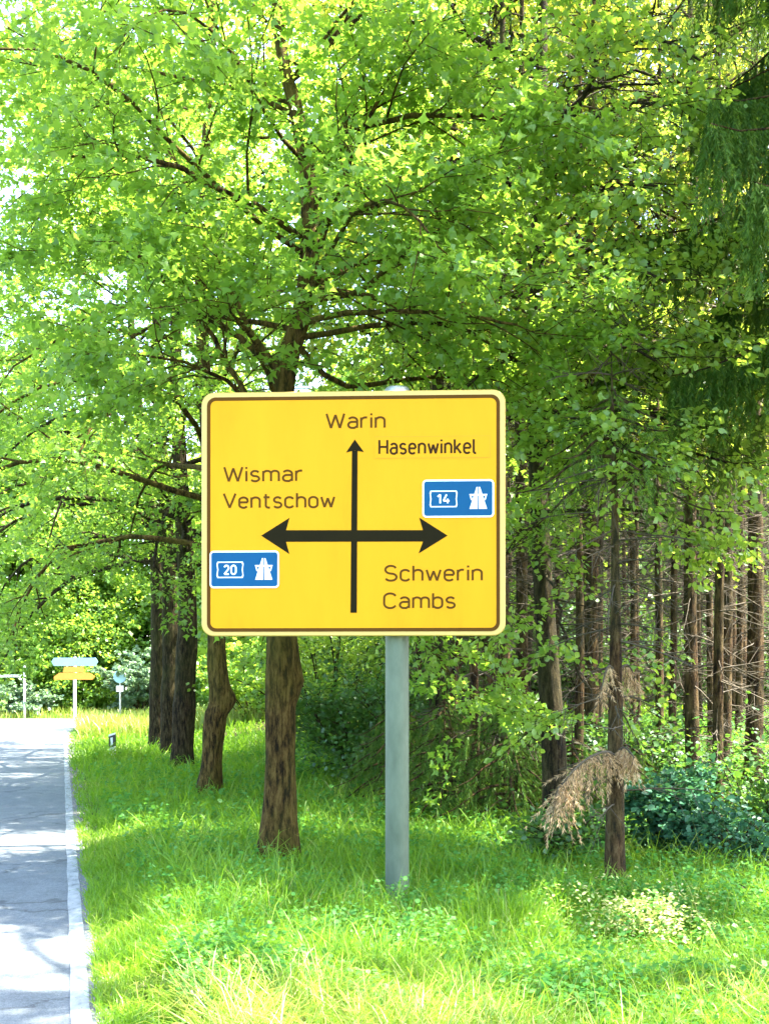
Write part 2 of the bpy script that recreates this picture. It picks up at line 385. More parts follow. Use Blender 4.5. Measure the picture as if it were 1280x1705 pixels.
def row_tree(seed, base, trunk, rad, limbs, auto, label, top=12.5, leafn=26, size=.07, zlow=3.0, lobes=None, bark='bark_row', reach=3.6, gap=-.6, skirt=.35, limb=.42):
    """trunk, limbs in world points; auto: number of extra limbs all around"""
    T = Tree(seed); r = T.r
    tp, tr = smooth_path(trunk, rad, 60)
    tr = tr * (1 + .05 * np.sin(np.linspace(0, 40, 60)) + r.normal(0, .02, 60))
    # trunk as a bark-rough tube with a flared foot
    k = 16; t = np.gradient(tp, axis=0); a = np.arange(k) * 2 * math.pi / k
    hz = tp[:, 2] - tp[0, 2]; flare = 1 + .75 * np.exp(-hz / .20)
    rr = tr[:, None] * flare[:, None] * (1 + .07 * np.sin(a * 3 + seed)[None] + .05 * np.sin(a * 5 + hz[:, None] * 1.5) + r.normal(0, .015, (60, k)))
    V = np.stack([tp[:, 0:1] + rr * np.cos(a), tp[:, 1:2] + rr * np.sin(a), np.repeat(tp[:, 2:3], k, 1)], -1)
    for (fz, ang, amp, wd) in (lobes or []):            # burrs and stubs on the trunk
        g = amp * np.exp(-((tp[:, 2:3] - fz) / wd) ** 2) * np.exp(-((np.angle(np.exp(1j * (a[None] - ang)))) / .7) ** 2)
        V[..., 0] += g * np.cos(ang); V[..., 1] += g * np.sin(ang)
    i = np.arange(59)[:, None] * k; j = np.arange(k)[None]; j2 = (j + 1) % k
    T.wood.add(V.reshape(-1, 3), np.stack([i + j, i + j2, i + k + j2, i + k + j], -1).reshape(-1, 4))
    for pts, r0, dens in limbs:
        lp, lr = smooth_path(pts, np.linspace(r0, r0 * .3, len(pts)), 12, .02, r)
        T.wood.tube(lp, lr, 7, cap=False)
        T.clothe(lp, int(9 * dens), 1.3, r0 * .45, 7, .55, .25)
    H = tp[-1, 2]
    for q in range(auto):
        z = zlow + (H - .6 - zlow) * ((q + r.random()) / auto) ** 1.25
        p = np.array([np.interp(z, tp[:, 2], tp[:, c]) for c in range(3)])
        ang = q * 2.399 + r.random() * .6; el = .25 + .5 * (z - zlow) / (H - zlow)
        L = reach * (1 - .55 * ((z - zlow) / (H - zlow)) ** 1.5) * r.uniform(.75, 1.1)
        rb = np.interp(z, tp[:, 2], tr) * limb
        d = [math.cos(ang) * math.cos(el), math.sin(ang) * math.cos(el), math.sin(el)]
        lp, _ = T.branch(p, d, L, rb, 1, skirt, 9, .1, .25, 6)
        T.clothe(lp, 9, 1.35, rb * .5, 7, .55, .28)
    root = empty('roadside_tree', tuple(base)); tag(root, label, 'tree', 'trees lining the road')
    crown = T.leaves(leafn, size, gap=gap)
    for mb in (T.wood, crown):
        mb.V = [v - np.array(base) for v in mb.V]
    T.wood.build('trunk', M[bark], root, True)
    crown.build('crown', M['leaf_row'], root)
    return root

# =================================================================== SETTING
def ground():
    xs = np.unique(np.concatenate([np.linspace(-300, -30, 10), np.linspace(-30, -12, 30), np.linspace(-12, 12, 120), np.linspace(12, 40, 30), np.linspace(40, 300, 10)]))
    ys = np.unique(np.concatenate([np.linspace(-40, 2, 8), np.linspace(2, 60, 240), np.linspace(60, 90, 20), np.linspace(90, 500, 12)]))
    X, Y = np.meshgrid(xs, ys); Z = gz(X, Y)
    d = (X - edge_x(Y)) * .962
    road = ((d < .0) & (d > -6.7) & (Y < 47)) | ((Y > 40.8) & (Y < 51.8))
    Z = np.where(road, -.03, Z); Z = np.where((~road) & (np.abs(d) < .12), np.minimum(Z, -.0), Z)
    nx, ny = len(xs), len(ys); i, j = np.meshgrid(np.arange(ny - 1), np.arange(nx - 1), indexing='ij'); b = (i * nx + j).ravel()
    mb = MB(); mb.add(np.stack([X, Y, Z], -1).reshape(-1, 3), np.stack([b, b + 1, b + nx + 1, b + nx], -1))
    o = mb.build('ground', M['ground'], None, True); o['kind'] = 'structure'
    lit = sm((d - 3.2 + 1.2 * wob(X, Y, .8)) / 2) * (Y < 40)
    at = o.data.attributes.new('litter', 'FLOAT', 'POINT'); at.data.foreach_set('value', lit.ravel().astype(np.float32))

def strip(name, rows, z, mat, kind='structure'):
    "rows: list of (left point, right point)"
    V = []; 
    for (a, b) in rows: V += [(*a, z), (*b, z)]
    F = [(2 * i, 2 * i + 1, 2 * i + 3, 2 * i + 2) for i in range(len(rows) - 1)]
    mb = MB(); mb.add(V, F); o = mb.build(name, mat); o['kind'] = kind
    return o

ground()
ys = np.concatenate([np.linspace(-20, 30, 120), np.linspace(30.4, 41.2, 28)])
def right_edge(y):
    e = edge_x(y) + .012 * math.sin(y * 3.1) + .01 * math.sin(y * 7.7)
    if y > 36.5:
        u = min(1, (y - 36.5) / 4.7); e += 4.7 * (1 - math.sqrt(max(0, 1 - u * u)))
    return e
strip('road', [((edge_x(y) - 6.6, y), (right_edge(y), y)) for y in ys], .0, M['asphalt'])
strip('crossing_road', [((x, 41.2 + .05 * math.sin(x)), (x, 51.4)) for x in np.linspace(-120, 120, 120)][::-1], .004, M['asphalt_far'])
strip('edge_line', [((edge_x(y) - .165 - .004 * math.sin(y * 5), y), (edge_x(y) - .075 + .004 * math.sin(y * 9), y)) for y in np.linspace(-20, 38, 200)], .006, M['line_paint'])
strip('edge_line', [((edge_x(y) - 6.45, y), (edge_x(y) - 6.33, y)) for y in np.linspace(-20, 38, 40)], .006, M['line_paint'])

# =================================================================== MAIN SIGN
def A(cx, cy_, rx, ry, a0, a1, n=12):
    return [(cx + rx * math.cos(R(a0 + (a1 - a0) * i / n)), cy_ + ry * math.sin(R(a0 + (a1 - a0) * i / n))) for i in range(n + 1)]
G = {
 'W': ([[(0, 1), (.22, 0), (.44, .92), (.66, 0), (.88, 1)]], .88),
 'V': ([[(0, 1), (.31, 0), (.62, 1)]], .62),
 'H': ([[(0, 0), (0, 1)], [(.56, 0), (.56, 1)], [(0, .5), (.56, .5)]], .56),
 'S': ([A(.29, .74, .27, .26, 25, 270) + A(.29, .24, .28, .24, 90, -155)], .57),
 'C': ([A(.29, .70, .29, .30, 25, 180) + A(.29, .30, .29, .30, 180, 335)], .56),
 'a': ([A(.22, .5, .22, .23, 150, 0) + [(.44, 0)], [(.44, .42), (.2, .42)] + A(.19, .21, .19, .21, 90, 270) + [(.3, 0), (.44, .12)]], .44),
 'b': ([[(0, 0), (0, 1)], A(.22, .5, .22, .22, 180, 0) + A(.22, .22, .22, .22, 0, -180)], .44),
 'c': ([A(.22, .5, .22, .22, 25, 180) + A(.22, .22, .22, .22, 180, 335)], .42),
 'e': ([[(.0, .38), (.44, .38), (.44, .5)] + A(.22, .5, .22, .22, 0, 180) + A(.22, .22, .22, .22, 180, 325)], .44),
 'h': ([[(0, 0), (0, 1)], A(.22, .5, .22, .22, 180, 0) + [(.44, 0)]], .44),
 'i': ([[(0, 0), (0, .72)], [(0, .87), (0, 1.0)]], .02),
 'k': ([[(0, 0), (0, 1)], [(.40, .72), (.0, .27)], [(.14, .42), (.44, 0)]], .42),
 'l': ([[(0, 1), (0, .13)] + A(.13, .13, .13, .13, 180, 270, 5) + [(.17, 0)]], .17),
 'm': ([[(0, 0), (0, .72)], A(.19, .53, .19, .19, 180, 0) + [(.38, 0)], A(.57, .53, .19, .19, 180, 0) + [(.76, 0)]], .76),
 'n': ([[(0, 0), (0, .72)], A(.22, .5, .22, .22, 180, 0) + [(.44, 0)]], .44),
 'o': ([A(.22, .5, .22, .22, 0, 180) + A(.22, .22, .22, .22, 180, 360) + [(.44, .5)]], .44),
 'r': ([[(0, 0), (0, .72)], A(.22, .48, .22, .24, 180, 70)], .30),
 's': ([A(.2, .54, .19, .18, 25, 270) + A(.2, .18, .2, .18, 90, -155)], .40),
 't': ([[(.12, .95), (.12, .15)] + A(.27, .15, .15, .15, 180, 270, 6) + [(.34, 0)], [(0, .72), (.32, .72)]], .34),
 'w': ([[(0, .72), (.17, 0), (.34, .64), (.51, 0), (.68, .72)]], .68),
 '1': ([[(0, .74), (.24, 1), (.24, 0)]], .26), '4': ([[(.3, 1), (0, .28), (.56, .28)], [(.40, .52), (.40, 0)]], .56),
 '2': ([A(.26, .72, .25, .28, 165, -35) + [(0, 0), (.53, 0)]], .53), '0': ([A(.27, .7, .27, .3, 0, 180) + A(.27, .3, .27, .3, 180, 360) + [(.54, .7)]], .54),
}
def stroke(mb, pts, w_, y):
    p = np.array(pts, float); keep = [0] + [i for i in range(1, len(p)) if np.linalg.norm(p[i] - p[i - 1]) > 1e-5]; p = p[keep]
    d = unit(np.diff(p, axis=0)); n = np.stack([-d[:, 1], d[:, 0]], 1)
    closed = np.linalg.norm(p[0] - p[-1]) < 1e-4
    N = np.zeros_like(p)
    for i in range(len(p)):
        a = n[i - 1] if i > 0 else (n[-1] if closed else n[0]); b = n[i] if i < len(n) else (n[0] if closed else n[-1])
        m_ = a + b; L2 = (m_ @ m_); N[i] = m_ * (2 / max(L2, 1.1)) * .5 * 2 / 2 if L2 < 1.1 else m_ * 2 / L2
    Lp = p + N * w_ / 2; Rp = p - N * w_ / 2
    V = [(q[0], y, q[1]) for q in Lp] + [(q[0], y, q[1]) for q in Rp]; k = len(p)
    mb.add(V, [(i, i + 1, k + i + 1, k + i) for i in range(k - 1)])

def word(txt, x0, x1, z0, z1, y, wgt, mat, parent, name='lettering', sp=.2):
    adv = []; tot = 0
    for c in txt: adv.append(tot); tot += G[c][1] + sp
    tot -= sp; h = z1 - z0 - wgt; sx = (x1 - x0 - wgt) / tot; mb = MB(); k = 0
    for c, a_ in zip(txt, adv):
        parts = []
        for st in G[c][0]:
            cur = [st[0]]
            for q0, q1, q2 in zip(st, st[1:], st[2:]):
                cur.append(q1)
                v1, v2 = (q1[0] - q0[0], q1[1] - q0[1]), (q2[0] - q1[0], q2[1] - q1[1])
                l1, l2 = math.hypot(*v1), math.hypot(*v2)
                if l1 > 1e-6 and l2 > 1e-6 and (v1[0] * v2[0] + v1[1] * v2[1]) / (l1 * l2) < .15: parts.append(cur); cur = [q1]
            cur.append(st[-1]); parts.append(cur)
        for st in parts:
            stroke(mb, [(x0 + wgt / 2 + (a_ + q[0]) * sx, z0 + wgt / 2 + q[1] * h) for q in st], wgt, y - .00012 * (k % 4)); k += 1
    return mb.build(name, mat, parent)

def rrect(x0, x1, z0, z1, r, n=8):
    out = []
    for cx, cz, a in ((x1 - r, z1 - r, 0), (x0 + r, z1 - r, 90), (x0 + r, z0 + r, 180), (x1 - r, z0 + r, 270)):
        out += A(cx, cz, r, r, a, a + 90, n)
    return out
def ring(mb, a, b, y):
    n = len(a); V = [(p[0], y, p[1]) for p in a] + [(p[0], y, p[1]) for p in b]
    mb.add(V, [(i, (i + 1) % n, n + (i + 1) % n, n + i) for i in range(n)])

PXM = 242.0                                              # photo pixels per metre on the sign face
def main_sign():
    base = (P(661, 1498, 8.0).x, 8.0, float(gz(.09, 8.0)))
    root = empty('direction_sign', base, R(-2.5))
    tag(root, 'large yellow direction sign with black crossing arrows on a thick grey post in the grass', 'road sign')
    sx = lambda px: (px - 661) / PXM
    sz = lambda py: CH + (HY - py) / PXM - base[2]
    # post
    mb = MB(); r_ = .083; zs = [-.3, 0, 1, 2, 3, sz(646)]
    mb.tube([(0, 0, z) for z in zs], [r_] * 6, 32); mb.build('post', M['galv'], root, False).data.polygons.foreach_set('use_smooth', [len(p.vertices) == 4 for p in root.children[-1].data.polygons])
    mb = MB(); mb.tube([(0, 0, sz(650)), (0, 0, sz(640)), (0, 0, sz(636.5)), (0, 0, sz(635))], [.088, .088, .075, .02], 32); mb.build('post_cap', M['alu'], root)
    # board
    x0, x1, z0, z1 = sx(334), sx(842), sz(1059), sz(650); rad = .085; yf = -.150
    out = rrect(x0, x1, z0, z1, rad); inn = rrect(x0 + .006, x1 - .006, z0 + .006, z1 - .006, rad - .006)
    mb = MB(); n = len(out)
    for (a, ya, b, yb) in ((inn, yf, out, yf + .006), (out, yf + .006, out, yf + .028)):
        V = [(p[0], ya, p[1]) for p in a] + [(p[0], yb, p[1]) for p in b]
        mb.add(V, [(i, n + i, n + (i + 1) % n, (i + 1) % n) for i in range(n)])
    mb.face([(p[0], yf, p[1]) for p in inn]); mb.face([(p[0], yf + .028, p[1]) for p in out][::-1])
    mb.build('board', M['sign_rim'], root)
    ix = (sx(343.5), sx(832.5), sz(1051.5), sz(658.5)); bt = .024
    mb = MB(); mb.face([(p[0], yf - .002, p[1]) for p in rrect(ix[0] + .004, ix[1] - .004, ix[2] + .004, ix[3] - .004, .055)])
    face = mb.build('face_sheet', M['sign_yellow'], root)
    mb = MB(); ring(mb, rrect(*ix, .06), rrect(ix[0] + bt, ix[1] - bt, ix[2] + bt, ix[3] - bt, .04), yf - .0035)
    mb.build('border_line', M['sign_letter'], root)
    y1 = yf - .004
    z_ = lambda X, Y: (320 + X / 2.3704, 630 + Y / 2.3704)   # zoomed picture -> photo pixels
    def W(X, Y): a, b = z_(X, Y); return (sx(a), sz(b))
    # arrows
    mb = MB()
    mb.face([(p[0], y1, p[1]) for p in [W(272, 618), W(385, 548), W(371, 598), W(371, 643), W(385, 692)]][::-1])
    mb.face([(p[0], y1, p[1]) for p in [W(1010, 622), W(898, 550), W(913, 600), W(913, 645), W(896, 692)]])
    mb.face([(p[0], y1 - .0004, p[1]) for p in [W(366, 597), W(917, 600), W(917, 645), W(366, 643)]])
    mb.face([(p[0], y1 - .0008, p[1]) for p in [W(633, 284), W(655, 284), W(652, 925), W(627, 925)]])
    mb.face([(p[0], y1 - .0012, p[1]) for p in [W(644, 240), W(680, 290), W(644, 283), W(610, 291)]][::-1])
    mb.build('arrow', M['sign_black'], root)
    # sticker under one name
    mb = MB(); a = W(722, 230); b = W(1177, 316); mb.face([(a[0], y1, a[1]), (b[0], y1, a[1]), (b[0], y1, b[1]), (a[0], y1, b[1])]); mb.build('name_sticker', M['sign_sticker'], root)
    mb = MB(); t_ = .0016
    mb.face([(a[0], y1 - .0003, a[1]), (b[0], y1 - .0003, a[1]), (b[0], y1 - .0003, a[1] - t_), (a[0], y1 - .0003, a[1] - t_)])
    mb.face([(a[0], y1 - .0003, b[1]), (b[0], y1 - .0003, b[1]), (b[0], y1 - .0003, b[1] + t_), (a[0], y1 - .0003, b[1] + t_)])
    mb.face([(b[0], y1 - .0003, a[1] - t_), (b[0] - t_, y1 - .0003, a[1] - t_), (b[0] - t_, y1 - .0003, b[1] + t_), (b[0], y1 - .0003, b[1] + t_)])
    mb.build('sticker_edge', M['sign_edge'], root)
    for txt, X0, X1, Ya, Yb, wg, mt, yy in (('Warin', 528, 766, 133, 198, .0145, 'sign_letter', 0), ('Hasenwinkel', 737, 1126, 239, 302, .0148, 'sign_ink', -.0006),
            ('Wismar', 121, 440, 341, 406, .0145, 'sign_letter', 0), ('Ventschow', 119, 567, 446, 511, .0145, 'sign_letter', 0),
            ('Schwerin', 759, 1148, 736, 803, .0145, 'sign_letter', 0), ('Cambs', 756, 1042, 845, 911, .0145, 'sign_letter', 0)):
        p = W(X0, Yb); q = W(X1, Ya); word(txt, p[0], q[0], p[1], q[1], y1 + yy, wg, M[mt], root, sp=.2 if txt != 'Hasenwinkel' else .24)
    # blue motorway plates
    for (X0, X1, Ya, Yb, num) in ((911, 1192, 402, 551, '14'), (67, 344, 678, 826, '20')):
        p = W(X0, Yb); q = W(X1, Ya); wv = .0115; yp = y1 - .004
        mb = MB(); mb.prism(rrect(p[0], q[0], p[1], q[1], .028)[::-1], yp, yp + .003); pl = mb.build('motorway_plate', M['sign_white'], root)
        mb = MB(); mb.face([(a_[0], yp - .0008, a_[1]) for a_ in rrect(p[0] + wv, q[0] - wv, p[1] + wv, q[1] - wv, .018)]); mb.build('blue_field', M['sign_blue'], pl)
        Wd, Hd = q[0] - p[0], q[1] - p[1]
        # number shield outline
        bx0, bx1, bz0, bz1 = p[0] + .10 * Wd, p[0] + .49 * Wd, p[1] + .27 * Hd, p[1] + .71 * Hd
        def shield(o): 
            c = .016
            return [(bx0 + o, bz0 + o + c), (bx0 + o + .006, bz0 + o), (bx1 - o - .006, bz0 + o), (bx1 - o, bz0 + o + c), (bx1 - o - .005, (bz0 + bz1) / 2), (bx1 - o, bz1 - o - c), (bx1 - o - .006, bz1 - o), (bx0 + o + .006, bz1 - o), (bx0 + o, bz1 - o - c), (bx0 + o + .005, (bz0 + bz1) / 2)]
        mb = MB(); ring(mb, shield(0), shield(.008), yp - .0016); mb.build('number_frame', M['sign_white'], pl)
        mid = (bx0 + bx1) / 2; hw = .046
        word(num, mid - hw, mid + hw, bz0 + .021, bz1 - .021, yp - .0016, .0115, M['sign_white'], pl, 'road_number', .28)
        # motorway symbol: two tapering lanes under a bridge
        cx = p[0] + .78 * Wd; mb = MB(); zb = p[1] + .22 * Hd; zt = p[1] + .80 * Hd; Y_ = yp - .0016
        for s_ in (-1, 1):
            pts = [(cx + s_ * .004, zb), (cx + s_ * .060, zb), (cx + s_ * .012, zt), (cx + s_ * .003, zt)]
            mb.face([(a_, Y_, b_) for a_, b_ in pts])
        zb2 = zb + (zt - zb) * .60
        mb.face([(cx - .058, Y_ - .0005, zb2), (cx + .058, Y_ - .0005, zb2), (cx + .062, Y_ - .0005, zb2 + .012), (cx - .062, Y_ - .0005, zb2 + .012)])
        mb.face([(cx - .050, Y_ - .0005, zb2 - .030), (cx - .038, Y_ - .0005, zb2 - .030), (cx - .048, Y_ - .0005, zb2 - .0003), (cx - .058, Y_ - .0005, zb2 - .0003)])
        mb.face([(cx + .050, Y_ - .0005, zb2 - .030), (cx + .038, Y_ - .0005, zb2 - .030), (cx + .048, Y_ - .0005, zb2 - .0003), (cx + .058, Y_ - .0005, zb2 - .0003)])
        mb.build('motorway_symbol', M['sign_white'], pl)
    # rails and clamps behind
    for zz in (z0 + .35, z0 + .85, z0 + 1.35):
        mb = MB(); mb.box(x0 + .12, x1 - .12, yf + .0285, yf + .058, zz - .02, zz + .02); mb.build('rail', M['alu'], root)
        mb = MB(); mb.tube([(0, 0, zz - .018), (0, 0, zz + .018)], .089, 24); mb.box(-.10, .10, -.095, yf + .0585, zz - .015, zz + .015); mb.build('clamp', M['alu'], root)
    return root
main_sign()

# =================================================================== FAR SIGNS
def far_sign():
    b = P(124.5, 1198, 51.9); zb = float(gz(b.x, 51.9)); k = 51.9 / F
    root = empty('signpost', (b.x, b.y, zb)); tag(root, 'far signpost with a pale blue arrow board above two yellow boards across the junction', 'signpost')
    x = lambda px: (px - 124.5) * k; z = lambda py: CH + (HY - py) * k - zb
    mb = MB(); mb.tube([(0, 0, -.2), (0, 0, z(1094))], [.07, .07], 12); mb.build('post', M['white_paint'], root)
    mb = MB(); mb.prism([(x(87), z(1102)), (x(91), z(1109)), (x(160), z(1109)), (x(164), z(1102)), (x(160), z(1095.5)), (x(91), z(1095.5))], -.12, -.08); mb.build('blue_board', M['pale_blue'], root)
    mb = MB(); mb.prism([(x(106), z(1120)), (x(142), z(1120)), (x(140), z(1110.5)), (x(108), z(1110.5))], -.12, -.08); mb.build('upper_yellow_board', M['far_yellow'], root)
    mb = MB(); mb.prism([(x(91), z(1132)), (x(155), z(1132)), (x(159), z(1126.5)), (x(150), z(1120.5)), (x(100), z(1120.5)), (x(91), z(1127))], -.12, -.08); mb.build('lower_yellow_board', M['far_yellow'], root)
far_sign()

def side_sign():
    Y = 50.0; b = P(14.5, 1196, Y); k = Y / F; zb = 0
    root = empty('signpost', (b.x, 52.2, float(gz(b.x, 52.2)))); k = 52.2 / F; zb = root.location.z
    tag(root, 'white post with a pale board on its left, at the far left beyond the junction', 'signpost')
    x = lambda px: (px - 14.5) * k; z = lambda py: CH + (HY - py) * k - zb
    mb = MB(); mb.tube([(0, 0, -.2), (0, 0, z(1108))], [.06, .06], 12); mb.build('post', M['alu'], root)
    mb = MB(); mb.prism([(x(-50), z(1126)), (x(-45), z(1123.5)), (x(12), z(1123.5)), (x(12), z(1128)), (x(-45), z(1128))][::-1], -.13, -.09); mb.build('board', M['alu'], root)
side_sign()

def small_sign():
    Y = 53.5; b = P(200, 1190, Y); zb = float(gz(b.x, Y)); k = Y / F
    root = empty('road_sign', (b.x, Y, zb)); tag(root, 'small pale round sign on a thin pole before the grey-green bush', 'road sign')
    z = lambda py: CH + (HY - py) * k - zb
    mb = MB(); mb.tube([(0, 0, -.2), (0, 0, z(1120))], .045, 8); mb.build('pole', M['alu'], root)
    mb = MB(); c = z(1127); mb.prism([(.30 * math.cos(t), c + .30 * math.sin(t)) for t in np.linspace(0, 2 * math.pi, 19)[:-1]][::-1], -.075, -.05); mb.build('disc', M['pale_blue'], root)
    mb = MB(); mb.prism([(-.17, z(1152)), (.17, z(1152)), (.17, z(1142)), (-.17, z(1142))], -.075, -.05); mb.build('plate', M['white_paint'], root)
small_sign()

def delineator():
    Y = 22.0; b = P(187, 1260, Y); zb = float(gz(b.x, Y)); k = Y / F
    root = empty('delineator_post', (b.x, b.y, zb)); tag(root, 'short white road marker post with a slanted black band, in the grass beside the road', 'marker post')
    zt = CH + (HY - 1223) * k - zb
    w_ = .058; d_ = .05
    def sec(z0, z1, s=0):
        return [(-w_, z0), (w_, z0 + s), (w_, z1 + s), (-w_, z1)]
    mb = MB(); mb.prism([(-w_, -.1), (w_, -.1), (w_, zt + .03), (-w_, zt)], -d_, d_); mb.build('post_body', M['white_paint'], root)
    mb = MB(); mb.prism([(-w_ - .001, zt - .269), (w_ + .001, zt - .229), (w_ + .001, zt - .001), (-w_ - .001, zt - .041)], -d_ - .001, d_ + .001); mb.build('black_band', M['black_plastic'], root)
    mb = MB(); mb.prism([(-.022, zt - .215), (.022, zt - .205), (.022, zt - .055), (-.022, zt - .065)], -d_ - .005, -d_ - .0015); mb.build('reflector', M['sign_white'], root)
delineator()

# =================================================================== ROADSIDE TREES
for c in ((P(1060, 1545, 7.1), .55), (P(480, 1660, 5.5), .42), (P(330, 1680, 5.3), .3), (P(650, 1650, 5.6), .35), (P(400, 1355, 13.6), .45), (P(255, 1400, 11.2), .5), (P(60, 1405, 10.9), .7), (P(80, 1585, 6.5), .28), (P(30, 1290, 19), .5), (P(300, 1330, 15), .5)):
    SHAFTS.append(((c[0].x, c[0].y, 0.1), c[1]))
for px, py, Yd, rd in ((720, 160, 9.6, .5), (860, 300, 10.4, .6), (1000, 200, 10.3, .6), (950, 480, 9.9, .6), (1120, 620, 9.2, .55), (800, 520, 9.7, .5), (640, 330, 9.6, .45), (1060, 340, 9.8, .5),
        (880, 680, 10.0, .5), (690, 560, 10.4, .4), (1180, 745, 9.0, .45), (590, 100, 9.4, .45), (980, 60, 10.4, .6), (380, 330, 9.2, .4), (300, 130, 9.0, .5), (1130, 120, 9.2, .4), (1000, 800, 10.2, .45), (960, 1110, 9.4, .3)):
    c = P(px, py, Yd); SHAFTS.append(((c.x, c.y, c.z), rd))

def at(pts, Y): return arr([P(x, y, Y + (q[0] if q else 0)) for x, y, *q in pts])
Y1 = 9.7
row_tree(3, P(462, 1432, Y1), at([(462, 1440), (466, 1300), (469, 1100), (468, 900), (472, 640), (500, 530), (515, 430), (513, 300), (492, 180), (466, 60), (452, -250), (460, -700), (470, -1150)], Y1),
    [.135, .13, .12, .11, .095, .085, .078, .068, .058, .05, .04, .03, .008],
    [(at([(470, 690), (430, 590), (335, 520), (262, 452), (205, 412), (110, 385, -.4)], Y1), .034, 1.1),
     (at([(465, 740), (400, 640), (345, 548), (318, 470), (290, 380, -.3)], Y1), .032, 1),
     (at([(472, 640), (400, 520), (365, 450), (335, 370, .4), (280, 250, .6)], Y1), .034, 1),
     (at([(512, 470), (560, 330, -.3), (600, 230, -.5), (650, 120, -.8)], Y1), .035, 1),
     (at([(515, 475), (580, 445, .3), (660, 430, .6), (780, 425, 1)], Y1), .03, 1.1),
     (at([(510, 500), (600, 480, -.3), (700, 400, -.8), (800, 330, -1.2)], Y1), .03, 1.1),
     (at([(510, 470), (520, 380), (545, 280), (590, 170)], Y1), .03, 1),
     (at([(492, 540), (600, 520, -.5), (730, 520, -1), (860, 540, -1.4)], Y1), .03, 1.1),
     (at([(486, 560), (560, 640, .2), (700, 630, .5), (880, 623, .8), (1000, 632, 1)], Y1), .03, 1.2),
     (at([(470, 780), (560, 900, .4), (660, 1020, .6), (735, 1105, .8), (790, 1165, .9)], Y1), .026, 1.0),
     (at([(472, 700), (440, 600, -.7), (405, 545, -1.2), (380, 500, -1.6)], Y1), .022, 1.2),
     (at([(470, 720), (380, 640, -.6), (300, 600, -1.0), (230, 590, -1.3)], Y1), .022, 1.2),
     (at([(495, 190), (450, 170), (410, 120), (370, 60), (330, -30)], Y1), .026, 1),
     (at([(480, 140), (520, 100), (600, 20), (700, -80)], Y1), .03, 1),
     (at([(515, 400), (400, 330, -.8), (240, 260, -1.4), (120, 260, -1.7)], Y1), .032, 1.1),
     (at([(505, 240), (640, 200, -.5), (780, 190, -.8), (900, 220, -1)], Y1), .03, 1.1),
     ], 30, 'roadside tree nearest the camera, its burred trunk rising behind the yellow sign', size=.066, zlow=4.4, leafn=44, gap=-.36, limb=.32,
    lobes=[(P(0, 1125, Y1).z, 0, .075, .11), (P(0, 1085, Y1).z, .3, .03, .1), (P(0, 1180, Y1).z, 3.1, .02, .2)])
Y2 = 15.2
row_tree(5, P(350, 1330, Y2), at([(346, 1345), (352, 1280), (358, 1200), (366, 1165), (362, 1100), (360, 1000), (345, 700), (336, 520), (338, 350), (350, 100), (360, -150), (365, -380)], Y2),
    [.15, .14, .145, .15, .125, .12, .10, .085, .07, .05, .03, .01], [], 34, 'roadside tree with mossy brown kinked trunk below the left end of the yellow sign',
    skirt=.42, zlow=3.1, size=.066, leafn=30, lobes=[(P(0, 1165, Y2).z, 0, .09, .14)], reach=4.2)
Y3 = 20.0
row_tree(8, P(302, 1285, Y3), at([(300, 1300), (304, 1220), (308, 1130), (312, 1000), (300, 800), (290, 500), (280, 250), (285, 0)], Y3),
    [.2, .185, .18, .165, .13, .08, .05, .02], [], 30, 'third roadside tree, rightmost dark trunk of the tight cluster of three', skirt=.42, zlow=3.5, size=.075, leafn=26, bark='bark_dark', reach=4.8)
Y4 = 23.5
row_tree(9, P(281, 1270, Y4), at([(280, 1285), (282, 1200), (284, 1100), (282, 980), (270, 760), (260, 500), (262, 250), (260, 100)], Y4),
    [.18, .17, .165, .155, .12, .08, .05, .02], [], 28, 'fourth roadside tree, middle dark trunk of the tight cluster of three', skirt=.40, zlow=3.8, size=.08, leafn=22, bark='bark_dark', reach=4.8)
Y5 = 27.0
row_tree(10, P(262, 1252, Y5), at([(261, 1265), (262, 1180), (264, 1080), (262, 960), (240, 760), (220, 560), (215, 350), (215, 200)], Y5),
    [.19, .18, .175, .165, .13, .09, .05, .02], [], 30, 'fifth roadside tree, leftmost and darkest trunk of the tight cluster of three', skirt=.38, zlow=4.2, size=.085, leafn=24, bark='bark_dark', reach=5.2)

row_tree(12, Vector((3.7, 5.6, 0)), np.array([(3.7, 5.6, -.1), (3.65, 5.6, 3), (3.6, 5.7, 7), (3.5, 5.8, 11), (3.5, 5.8, 15)]), [.19, .16, .13, .08, .01], [], 26,  # added tree outside the view, its high crown shades the road
    'unseen tree added outside the right of the picture to shade the road', zlow=7.2, size=.08, leafn=22, bark='bark_dark', reach=4.0)

